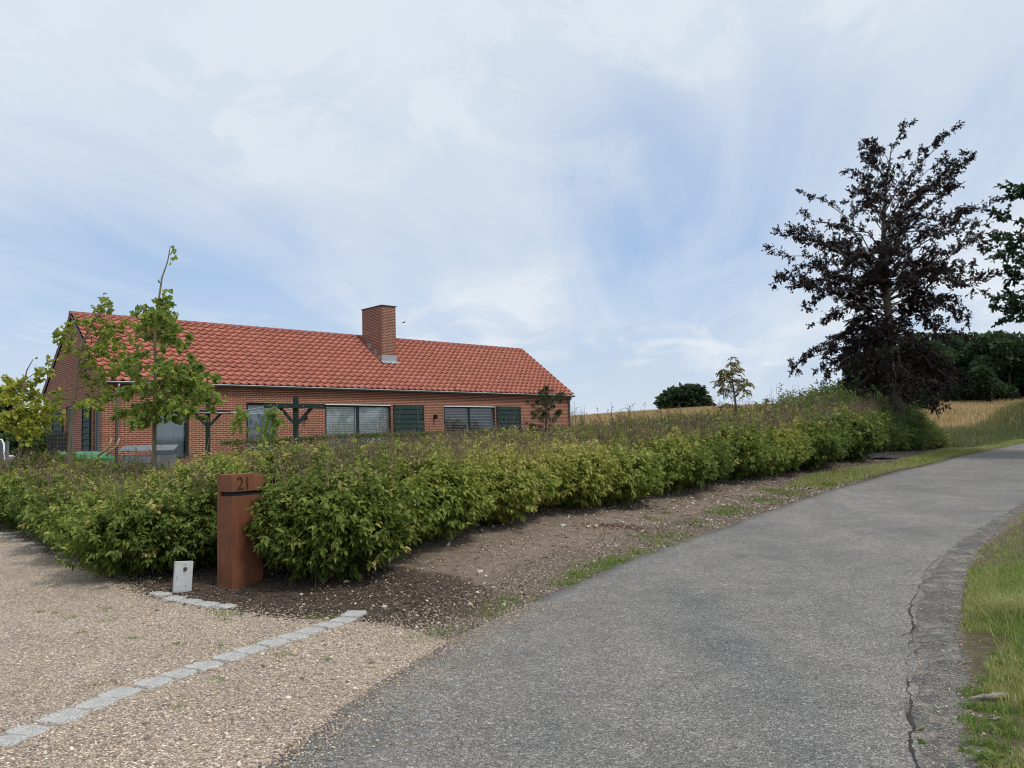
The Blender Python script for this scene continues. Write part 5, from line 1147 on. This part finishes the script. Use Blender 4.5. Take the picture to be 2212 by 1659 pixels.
tcq = np.concatenate([np.where(rng.random(len(mc)) < .09, rng.uniform(.7, 1, len(mc)), rng.uniform(.1, .72, len(mc))), rng.uniform(.25, 1, len(vc)), rng.uniform(.2, 1, len(bb)), rng.uniform(.35, .80, len(cl))])
bits('bark_chips', C_, lc, lc * rng.uniform(.22, .5, len(C_)), lc * .16, tcq, M['chip'], lift=.6, label='dark bark chips and dry litter under the hedge and along the verge', cat='bark chips')

# grass on the right verge
def rightof(P): return (P[:, 0] > np.interp(P[:, 1], RE[:, 1], RE[:, 0]))
gd = scatter(420000, 1.5, 17, 2.4, 21, lambda P: rightof(P) & (segdist(P, RE) > .27 + .10 * wav(np.c_[P, P[:, 0] * 0], 2.2, 51)) & (segdist(P, RE) < 5) & vis(P * np.array([.93, 1])) & near_w(P, 5.0))
gd = np.vstack([gd, scatter(150000, 1.5, 6, 2.4, 8.5, lambda P: rightof(P) & (segdist(P, RE) > .30 + .10 * wav(np.c_[P, P[:, 0] * 0], 2.2, 51)) & (P[:, 0] < P[:, 1] * .72 + .3))])
dR = segdist(gd, RE); bald = wav(np.c_[gd, gd[:, 0] * 0], 3.0, 52) + 0.6 * wav(np.c_[gd, gd[:, 0] * 0], 8, 53)
keep = (dR > .75) | (gd[:, 1] > 6.6) | (bald > -.15 - (dR - .3) * 1.2); keep &= ~((np.hypot(gd[:, 0] - 2.62, gd[:, 1] - 4.25) < .22)); gd, dR, bald = gd[keep], dR[keep], bald[keep]
Hh = (0.035 + 0.10 * sstep(.35, 1.4, dR)) * rng.uniform(.5, 1.5, len(gd)) * (1 + .35 * wav(np.c_[gd, gd[:, 0] * 0], 1.6, 54)); far_ = np.clip(gd[:, 1] / 6, 1, 2.2)
tn = .57 + .22 * wav(np.c_[gd, gd[:, 0] * 0], 1.3, 55) + rng.normal(size=len(gd)) * .16 + .12 * (dR < .6); tn = np.where(rng.random(len(gd)) < .06, .95, tn)
blades('verge_grass', np.c_[gd, zgs(gd)], Hh, 0.0048 * far_, rng.uniform(.2, .9, len(gd)), tn, M['grass'], kind='stuff', label='green and yellowing grass on the right hand road verge', cat='grass')
lg = scatter(90000, 12, 17.5, 16.5, 34, lambda P: (~inpoly(P, ROADPOLY)) & (segdist(P, LE) < 1.9) & (P[:, 0] < np.interp(P[:, 1], LE[:, 1], LE[:, 0])))
lg = np.vstack([scatter(260000, 4, 24, 15.5, 37, lambda P: (~inpoly(P, ROADPOLY)) & (segdist(P, LE) < 1.05 + .35 * wav(np.c_[P, P[:, 0] * 0], 1.1, 61)) & (segdist(P, LE) > .14) & (P[:, 0] < np.interp(P[:, 1], LE[:, 1], LE[:, 0])) & (wav(np.c_[P, P[:, 0] * 0], 1.5, 62) + (P[:, 1] - 17) * .22 > -.1))[:36000]])
pat = [(1310, 1225, .30, 900), (1345, 1215, .25, 700), (1252, 1243, .20, 420), (1225, 1262, .16, 300), (1385, 1195, .25, 380), (1430, 1175, .25, 260), (1460, 1160, .25, 260), (1400, 1160, .2, 160), (1100, 1302, .30, 260), (1060, 1325, .25, 200), (960, 1370, .22, 150), (1560, 1108, .30, 450), (1590, 1100, .3, 400), (1500, 1130, .25, 200), (1650, 1082, .35, 500), (1700, 1065, .45, 700), (1660, 1060, .3, 300), (1440, 1110, .15, 70), (1420, 1125, .12, 60), (1395, 1120, .10, 40), (900, 1385, .2, 90), (1180, 1300, .2, 80), (490, 1330, .15, 120), (680, 1336, .10, 60), (720, 1335, .10, 60)]
for x, y in [(545, 95), (290, 115), (540, 155), (365, 140), (430, 215), (680, 245), (1170, 150), (1325, 265), (1140, 285), (915, 275), (210, 110), (1430, 335), (1500, 325), (1120, 455), (915, 605), (585, 480), (480, 490), (1680, 355)]: pat.append((*S8(x, y), .05, 34))
TP_ = [lg]; HP_ = [rng.uniform(.04, .13, len(lg))]; TN_ = [.74 + .14 * wav(np.c_[lg, lg[:, 0] * 0], .9, 63) + rng.normal(size=len(lg)) * .14]; WP_ = [np.full(len(lg), .012)]
for x, y in [(2105, 1530), (2140, 1475), (2185, 1590), (2120, 1580), (2095, 1500), (2160, 1620), (2200, 1540), (2110, 1610), (2130, 1640), (2190, 1480), (2098, 1560), (2150, 1535), (2175, 1565)]: pat.append((x, y, .07, 130))
for (x, y, r, n) in pat:
    p = ground_at_px(x, y); q = np.array([p.x, p.y]) + rng.normal(size=(n, 2)) * r * .55; q = q[~inpoly(q, ROADPOLY) | (segdist(q, LE) < .06)]; n = len(q)
    TP_.append(q); HP_.append(rng.uniform(.02, .07 if r > .06 else .045, len(q))); TN_.append(np.clip(.36 + rng.normal(size=len(q)) * .2, 0, 1)); WP_.append(np.full(len(q), .0045 * max(1, p.y / 7)))
LP = np.vstack(TP_); blades('roadside_grass', np.c_[LP, zgs(LP)], np.concatenate(HP_), np.concatenate(WP_), rng.uniform(.3, 1.1, len(LP)), np.concatenate(TN_), M['grass'], kind='stuff', label='patchy yellow green grass along the left road edge and in the gravel', cat='grass')
rp = ground_at_px(1338, 1141); q = np.array([rp.x, rp.y]) + rng.normal(size=(700, 2)) * np.array([.28, .12]); blades('red_weed', np.c_[q, zgs(q)], rng.uniform(.02, .05, 700), .006, .9, rng.random(700) * .4, M['rednw'] if 'rednw' in M else M.setdefault('rednw', leafmat('reddish_weed', [(0, (.12, .05, .03)), (1, (.26, .10, .06))])), kind='stuff', label='low reddish brown creeping weed on the soil bank', cat='weed')
# broad-leaved rosettes at the verge edges
def rosette(px_, py_, n, L_, label, mat='weed', tint=(.5, .95)):
    p = ground_at_px(px_, py_); a = rng.uniform(0, 6.28, n); el = rng.uniform(.05, .9, n); D = np.c_[np.cos(a) * np.cos(el), np.sin(a) * np.cos(el), np.sin(el)]
    o = leaves('weed_rosette', np.zeros((n, 3)) + np.array([0, 0, .004]) + rng.normal(size=(n, 3)) * np.array([L_ * .3, L_ * .3, 0]), D, L_ * rng.uniform(.7, 1.2, n), L_ * .45, rng.uniform(*tint, n), M[mat], hi=True, curl=.35, label=label, cat='weed'); o.location = p
for x, y, n, L_, lb in [(2130, 1340, 26, .05, 'small leafy weed cluster where verge grass meets the worn shoulder'), (2160, 1415, 22, .06, 'leafy plantain weed with dark leaves in verge grass above the driftwood'), (2175, 1440, 18, .06, 'broad leaved weed in verge grass just above the driftwood'), (2088, 1626, 14, .04, 'small weed at the foot of the verge near the bottom edge'), (2150, 1650, 26, .07, 'large leafy weed clump in verge grass at the bottom right corner'), (1990, 1605, 12, .03, 'small weed growing in the asphalt crack near the bottom edge'), (1992, 1580, 8, .025, 'tiny weed growing in the asphalt crack above the other one'), (1790, 1050, 60, .14, 'leafy dock weeds on the bank beside the far verge grass')]: rosette(x, y, n, L_, lb)
# pale straw tussock
p = ground_at_px(2215, 1345); n = 900; q = np.array([p.x, p.y]) + rng.normal(size=(n, 2)) * .10
blades('straw_tussock', np.c_[q - np.array([p.x, p.y]), zgs(q) - p.z], rng.uniform(.12, .34, n), .005, rng.uniform(.5, 1.6, n), rng.uniform(.8, 1, n), M['grass'], label='pale straw coloured grass tussock at the right frame edge', cat='grass tussock').location = p
n = 3200; q = np.array([3.9, 5.9]) + rng.normal(size=(n, 2)) * np.array([.35, .6]); q = q[segdist(q, RE) > .5]; n = len(q)
blades('long_grass', np.c_[q, zgs(q)], rng.uniform(.12, .30, n), .005, rng.uniform(.3, 1.3, n), rng.uniform(.15, .85, n), M['grass'], kind='stuff', label='longer arching grass on the right verge', cat='grass')
# undergrowth at the hedge end, below the beech
UG = np.array([(10.0, 25.7), (12.5, 27.5), (14.7, 29.3), (16.4, 31.3), (17.4, 33.2), (16.4, 35.0), (13.2, 33.5), (10.6, 30.8), (8.2, 28.2)])
up_ = scatter(60000, 7.5, 17.5, 26, 36, lambda P: inpoly(P, UG))[:12500]; n = len(up_)
hh = (1.62 + .42 * wav(np.c_[up_, up_[:, 0] * 0], 1.5, 71) + .3 * wav(np.c_[up_, up_[:, 0] * 0], 5, 73)) * rng.uniform(.3, 1.1, n); fe = segdist(up_, UG[:5]); hh *= (.35 + .65 * sstep(0, .9, fe)) * (1 - .45 * sstep(14.6, 17.2, up_[:, 0]))
SP = np.c_[up_, zgs(up_) + hh * rng.uniform(0.1, 1, n)]; SD = unit(rng.normal(size=(n, 3)) * .5 + np.array([0, 0, 1.1]))
p_, d_, l_, w_, t_ = shoots(SP, SD, rng.uniform(.2, .4, n), 8, np.full(n, .15), np.full(n, .052), np.clip(.60 + .25 * wav(SP, 1.2, 72), 0, 1), 1.0, .2, .15)
ug = leaves('undergrowth', p_, d_, l_, w_, t_, M['weed'], hi=False, kind='stuff', label='wild green undergrowth between the hedge end and the beech', cat='undergrowth')
us = up_[:1500]; hs = rng.uniform(.9, 2.1, len(us)) * np.clip(hh[:1500] / 1.3, .4, 1.1); A_ = np.c_[us, zgs(us)]; sticks('stems', A_, A_ + np.c_[rng.normal(size=(len(us), 2)) * .1, hs], .007, .004, rng.random(len(us)), M['dry'], ug)['kind'] = 'stuff'
# tall dry grass and wheat
tg = scatter(200000, 15, 60, 31, 60, lambda P: (P[:, 0] < np.interp(P[:, 1], LE[:, 1], LE[:, 0]) - .9) & (P[:, 0] > np.interp(P[:, 1], LE[:, 1], LE[:, 0]) - 8) & (P[:, 0] > P[:, 1] * .52) & (np.hypot(*P.T) > 36))[:34000]; n = len(tg)
tw_ = .74 + .20 * wav(np.c_[tg, tg[:, 0] * 0], .45, 81) + rng.normal(size=n) * .15 + .12 * sstep(3, 6, segdist(tg, LE)); blades('tall_grass', np.c_[tg, zgs(tg)], rng.uniform(.22, .52, n) * (.4 + .6 * sstep(.8, 3, segdist(tg, LE))), .03, rng.uniform(.1, .6, n), np.clip(tw_ - .08 - .50 * (1 - sstep(2.4, 6.5, segdist(tg, LE) + .6 * wav(np.c_[tg, tg[:, 0] * 0], .8, 83))), 0, 1), M['drygrass'], kind='stuff', label='tall half dry grass on the bank between the road and the wheat', cat='grass')
a_ = R_(1) * rng.uniform(-9, 36, 130000); r_ = rng.uniform(44, 92, 130000); wp = np.c_[np.sin(a_) * r_, np.cos(a_) * r_]; ok = (segdist(wp, LE) > 4.6); wp = wp[ok]; n = len(wp)
blades('wheat', np.c_[wp, zgs(wp) - .12], rng.uniform(.30, .48, n), .05, rng.uniform(.05, .5, n), np.clip(.5 + .2 * wav(np.c_[wp, wp[:, 0] * 0], .12, 91) + rng.normal(size=n) * .2, 0, 1), M['wheat'], kind='stuff', label='ripe golden wheat covering the rising field', cat='wheat')

# ------------------------------------------------------------------ garden things
def post(c, armL, armR, w, label, z0):
    root = empty('clothes_post', (c[0], c[1], z0), label=label, cat='clothes post'); v = lambda p: (p[0] - c[0], p[1] - c[1], p[2] - z0)
    mb = MB(); mb.box((0, 0, (c[2] - z0) / 2), (w, w, c[2] - z0)); mb.build('post', M['postg'], root, bevel=.006)
    mb = MB(); d = (Vector(armR) - Vector(armL)).normalized(); off = Vector((-d.y, d.x, 0)) * -(w * .5 + .025); a, b = Vector(v(armL)) + off, Vector(v(armR)) + off; mb.bar(a, b, .045, w); mb.build('crossarm', M['postg'], root, bevel=.004)
    za = (armL[2] + armR[2]) / 2 - z0
    for sg in (-1, 1):
        mb = MB(); e = Vector((0, 0, za - .03)) + d * sg * .36; s = Vector((0, 0, za - .40)); mb.bar(s + d * sg * w * .4, e, .055, .075); mb.build('brace', M['postg'], root)
    mb = MB()
    for k in (.06, .35, .65, .94): q = a.lerp(b, k); mb.tube([q + Vector((0, 0, -.02)), q + Vector((0, -.05, .0))], .006, 5)
    mb.build('hooks', M['white'], root); return a, b
pz1, pz2 = zg(-8.93, 24), zg(-5.03, 19)
post((-8.93, 24, 2.84), (-9.50, 23.75, 2.60), (-8.25, 24.25, 2.57), .105, 'dark green timber clothes post further back, partly behind the leafy sapling', pz1)
post((-5.03, 19, 2.67), (-5.72, 18.85, 2.47), (-4.38, 19.15, 2.43), .105, 'dark green timber clothes post with braced crossarm before the windows', pz2)
mb = MB()
for k in (.1, .37, .66, .93):
    a = Vector((-9.50, 23.70, 2.60)).lerp(Vector((-8.25, 24.20, 2.57)), k); b = Vector((-5.72, 18.80, 2.47)).lerp(Vector((-4.38, 19.10, 2.43)), k); mid = (a + b) / 2 - Vector((0, 0, .09)); mb.tube([a, (a * 3 + b) / 4 - Vector((0, 0, .065)), mid, (a + b * 3) / 4 - Vector((0, 0, .065)), b], .0045, 4)
mb.build('clothes_line', M['white'], label='thin white clothes lines strung between two green posts', cat='clothes line')
def plastic(name, lo, hi, rough=.3):
    m, t, b, o = newmat(name); c = objco(t); setc(t, b, ramp(t, noise(t, c, 9, 5, .6, .6), [(.35, lo), (.65, hi)])); b.inputs['Roughness'].default_value = rough; bump(t, b, noise(t, c, 14, 4), .7, .03); return m
def heap(name, px_, py_, Y, rx, ry, rz, mat, label, cat, seed):
    p = px2(px_, py_, Y); bm = bmesh.new(); bmesh.ops.create_icosphere(bm, subdivisions=4, radius=1); r = np.array([v.co[:] for v in bm.verts]); w = 1 + .16 * wav(r, 3, seed) + .09 * wav(r, 9, seed + 1)
    for v, k in zip(bm.verts, w): v.co = (v.co.x * rx * k, v.co.y * ry * k, max(-.3, v.co.z) * rz * k)
    me = bpy.data.meshes.new(name); bm.to_mesh(me); bm.free(); me.polygons.foreach_set('use_smooth', [True] * len(me.polygons)); zb = p[2] - rz; o = link(name, me, mat, label=label, cat=cat); o.location = (p[0], p[1], zb)
    zt = zg(p[0], p[1]); o.scale = (1, 1, 1); 
    for v in me.vertices:
        if v.co.z < 0: v.co.z = min(v.co.z, zt - zb - .02) if v.co.z < -.1 * rz else v.co.z
    return o
M['tarp'] = plastic('green_tarpaulin', (.012, .12, .04), (.06, .27, .11)); M['teal'] = plastic('teal_foil', (.06, .26, .17), (.26, .50, .38))
heap('tarpaulin', 185, 974, 18.0, .62, .4, .20, M['tarp'], 'shiny green tarpaulin bundle lying before the gable wall', 'tarpaulin', 5)
heap('plastic_sack', 138, 978, 17.5, .20, .2, .20, M['teal'], 'pale teal shiny plastic sack left of the green tarpaulin', 'sack', 9)
# handles of a barrow, grey crate, garden seats
p = px2(236, 965, 17.6); root = empty('wheelbarrow', (p[0], p[1], zg(p[0], p[1])), label='wheelbarrow with two pale bent wooden handles behind the hedge by the corner', cat='wheelbarrow'); o0 = Vector(root.location)
for dx in (0, 16):
    mb = MB(); mb.tube([Vector(px2(212 + dx, 985, 17.5)) - o0, Vector(px2(228 + dx, 972, 17.5)) - o0, Vector(px2(236 + dx, 962, 17.5)) - o0, Vector(px2(242 + dx, 946, 17.5)) - o0], [.022, .024, .022, .018], 8); mb.build('handle', simple('pale_wood', (.42, .30, .20), .6, var=.2) if dx == 0 else bpy.data.materials['pale_wood'], root, smooth=True)
mb = MB(); mb.box((-.25, -.2, .45), (.6, .5, .28), taper=1.25); mb.build('tray', M['gutterz'], root); mb = MB(); mb.tube([(-.72, -.2, .2), (-.66, -.2, .2)], .2, 14); mb.build('wheel', M['blackp'], root)
mb = MB(); mb.bar((-.1, -.35, 0), (-.15, -.35, .35), .03, .03); mb.bar((-.1, -.05, 0), (-.15, -.05, .35), .03, .03); mb.build('stand', M['blackp'], root)
p = px2(322, 975, 16.5); zc = zg(p[0], p[1]); root = empty('storage_box', (p[0], p[1], zc), R_(14), label='weathered grey plank box with sloping lid behind the hedge under the young tree', cat='storage box'); H_ = p[2] - zc
gw = simple('grey_planks', (.15, .17, .18), .7, var=.2, scale=5, bmp=.2)
mb = MB()
for k in range(5): mb.box((0, 0, .06 + k * (H_ - .05) / 5), (.95, .55, (H_ - .05) / 5 - .012))
mb.build('planks', gw, root); mb = MB()
for k in range(4): mb.box((0, -.24 + k * .16, H_ + .02 + k * .028), (1.02, .15, .022), Matrix.Rotation(R_(10), 3, 'X'))
mb.build('lid', gw, root)
p = px2(126, 960, 21); zc = zg(p[0], p[1]); root = empty('garden_chair', (p[0], p[1], zc), R_(25), label='black wicker garden chair standing before the far gable shutter', cat='chair')
mb = MB()
for k in range(9): mb.bar((-.24 + .06 * k, .24, .42), (-.27 + .0675 * k, .32, 1.12 + .03 * math.sin(k / 8 * math.pi)), .04, .012)
for k in range(6): mb.bar((-.27, .25 + .012 * k, .50 + .11 * k), (.27, .25 + .012 * k, .50 + .11 * k), .014, .05)
mb.build('backrest', M['blackp'], root); mb = MB(); mb.box((0, 0, .42), (.54, .5, .06)); mb.build('seat', M['blackp'], root)
for sx in (-1, 1):
    for sy in (-1, 1): mb = MB(); mb.bar((sx * .24, sy * .21, -.03), (sx * .24, sy * .21, .42), .035, .035); mb.build('leg', M['blackp'], root)
    mb = MB(); mb.bar((sx * .28, -.22, .64), (sx * .28, .27, .66), .05, .03); mb.bar((sx * .28, -.22, .42), (sx * .28, -.22, .64), .03, .03); mb.build('armrest', M['blackp'], root)
p = px2(4, 955, 20); zc = zg(p[0], p[1]); root = empty('garden_bench', (p[0], p[1], zc), R_(-15), label='white framed garden bench with grey cover at the left edge', cat='bench'); H_ = 1.86 - zc
mb = MB(); mb.tube([(-.55, 0, .3), (-.5, 0, H_ - .1), (-.3, 0, H_), (.0, 0, H_), (.12, -.05, H_ - .12), (.18, -.1, H_ - .35), (.3, -.15, .3)], .018, 8); mb.build('frame', M['white'], root, smooth=True)
mb = MB(); mb.box((-.2, .08, H_ - .28), (.62, .06, .46)); mb.build('backrest', gw, root, bevel=.02); mb = MB(); mb.box((-.15, -.2, .45), (.8, .5, .1)); mb.build('seat', M['blackp'], root)
for x_ in (-.5, .25): mb = MB(); mb.bar((x_, -.2, -.02), (x_, -.2, .42), .04, .04); mb.build('leg', M['white'], root)

# bird
p = px2(872, 697, 55); root = empty('bird', tuple(p), R_(70), label='small dark bird flying right of the chimney', cat='bird')
mb = MB(); mb.tube([(-.16, 0, 0), (-.08, 0, .0), (0, 0, .01), (.07, 0, .02), (.12, 0, .035), (.15, 0, .03), (.18, 0, .025)], [.012, .03, .042, .036, .026, .018, .003], 8); mb.poly([(-.16, 0, 0), (-.27, .05, .0), (-.28, -.05, .0)]); mb.build('body', M['blackp'], root, smooth=True)
for sg in (-1, 1):
    mb = MB(); mb.poly([(.05, sg * .02, .02), (-.05, sg * .02, .02), (-.07, sg * .12, .06), (-.10, sg * .21, .10), (.0, sg * .15, .08), (.05, sg * .09, .05)]); mb.poly([(.05, sg * .02, .026), (.05, sg * .09, .056), (.0, sg * .15, .086), (-.10, sg * .21, .102), (-.07, sg * .12, .066), (-.05, sg * .02, .026)]); mb.build('wing', M['blackp'], root)

# weed fabric, driftwood, stones
def m_fabric():
    m, t, b, o = newmat('weed_fabric'); c = objco(t); n = noise(t, c, 5, 5); setc(t, b, ramp(t, n, [(.35, (.018, .018, .02)), (.7, (.05, .05, .055))])); bump(t, b, noise(t, c, 3, 4), .8, .06); return m
M['fabric'] = m_fabric()
for k, (x, y, lx, ly, an, lb) in enumerate([(1945, 966, 1.5, .55, .75, 'black weed fabric sheet showing through bark chips, middle of the far bank'), (1905, 991, .7, .3, .6, 'small black weed fabric scrap nearest the hedge end'), (2066, 939, 1.3, .35, .7, 'black weed fabric edge folded up beside the undergrowth'), (2092, 951, 1.2, .22, .8, 'narrow black weed fabric strip nearest the road on the far bank')]):
    p = ground_at_px(x, y); n = 18; V = []; 
    for i in range(n + 1):
        for j in range(7):
            u = i / n - .5; v = j / 6 - .5; w = ly * (1 + .5 * math.sin(i * 1.3 + k)) * (1 - (2 * abs(u)) ** 4 * .8); xx = u * lx * 2; yy = v * w * 2; X_ = p.x + xx * math.cos(an) - yy * math.sin(an); Y_ = p.y + xx * math.sin(an) + yy * math.cos(an)
            V.append((X_ - p.x, Y_ - p.y, zg(X_, Y_) - p.z + .05 + .07 * abs(math.sin(i * .9 + j * .7 + k)) * (1 if 0 < j < 6 else .3)))
    o = npmesh('weed_fabric', V, [np.array([(i * 7 + j, (i + 1) * 7 + j, (i + 1) * 7 + j + 1, i * 7 + j + 1) for i in range(n) for j in range(6)])], M['fabric'], smooth=True, label=lb, cat='weed fabric', group='weed fabric pieces on the far bank'); o.location = p
M['drift'] = m_bark('bleached_wood', (.10, .08, .065), (.36, .31, .26), 45)
for (x0_, y0_, x1_, y1_, r, lb) in [(2094, 1512, 2176, 1506, .016, 'bleached grey driftwood piece lying in the verge grass'), (2118, 1554, 2166, 1550, .006, 'thin pale stick lying in the grass below the driftwood')]:
    a, b = ground_at_px(x0_, y0_ + 4), ground_at_px(x1_, y1_ + 4); c = (a + b) / 2; mb = MB(); pts = []; rad = []
    for i in range(9):
        t = i / 8; q = a.lerp(b, t) - c + Vector((0, .008 * math.sin(i * 1.1), r * (.9 + .5 * math.sin(t * 3)))); pts.append(q); rad.append(r * (.25 + .9 * math.sin(min(1, t * 1.25) * math.pi * .55) * (1 if t < .9 else .7) + .22 * math.sin(i * 2.7)))
    mb.tube(pts, rad, 9); o = mb.build('driftwood' if r > .011 else 'stick', M['drift'], smooth=True, label=lb, cat='driftwood' if r > .011 else 'stick'); o.location = c
M['stone'] = simple('pale_stone', (.50, .47, .42), .8, var=.2, scale=30)
for (x, y, r, lb) in [(1216, 1137, .045, 'white stone on the soil bank just below the hedge foot'), (1036, 1237, .035, 'white stone on the soil bank left of the grass patches'), (651, 1285, .02, 'white pebble on dark bark between the letterbox and the road'), (748, 1258, .028, 'pale stone in dark bark chips right of the letterbox'), (830, 1313, .03, 'flat pale stone at the end of the granite sett row'), (1268, 1172, .02, 'small pale stone on the soil bank near the reddish weed')]:
    p = ground_at_px(x, y); bm = bmesh.new(); bmesh.ops.create_icosphere(bm, subdivisions=2, radius=r)
    for v in bm.verts: v.co = Vector((v.co.x * 1.25, v.co.y * .9, v.co.z * .6)) * random.uniform(.85, 1.12)
    me = bpy.data.meshes.new('stone'); bm.to_mesh(me); bm.free(); o = link('stone', me, M['stone'], label=lb, cat='stone'); o.location = (p.x, p.y, p.z + r * .25); o.rotation_euler = (0, 0, random.uniform(0, 3))
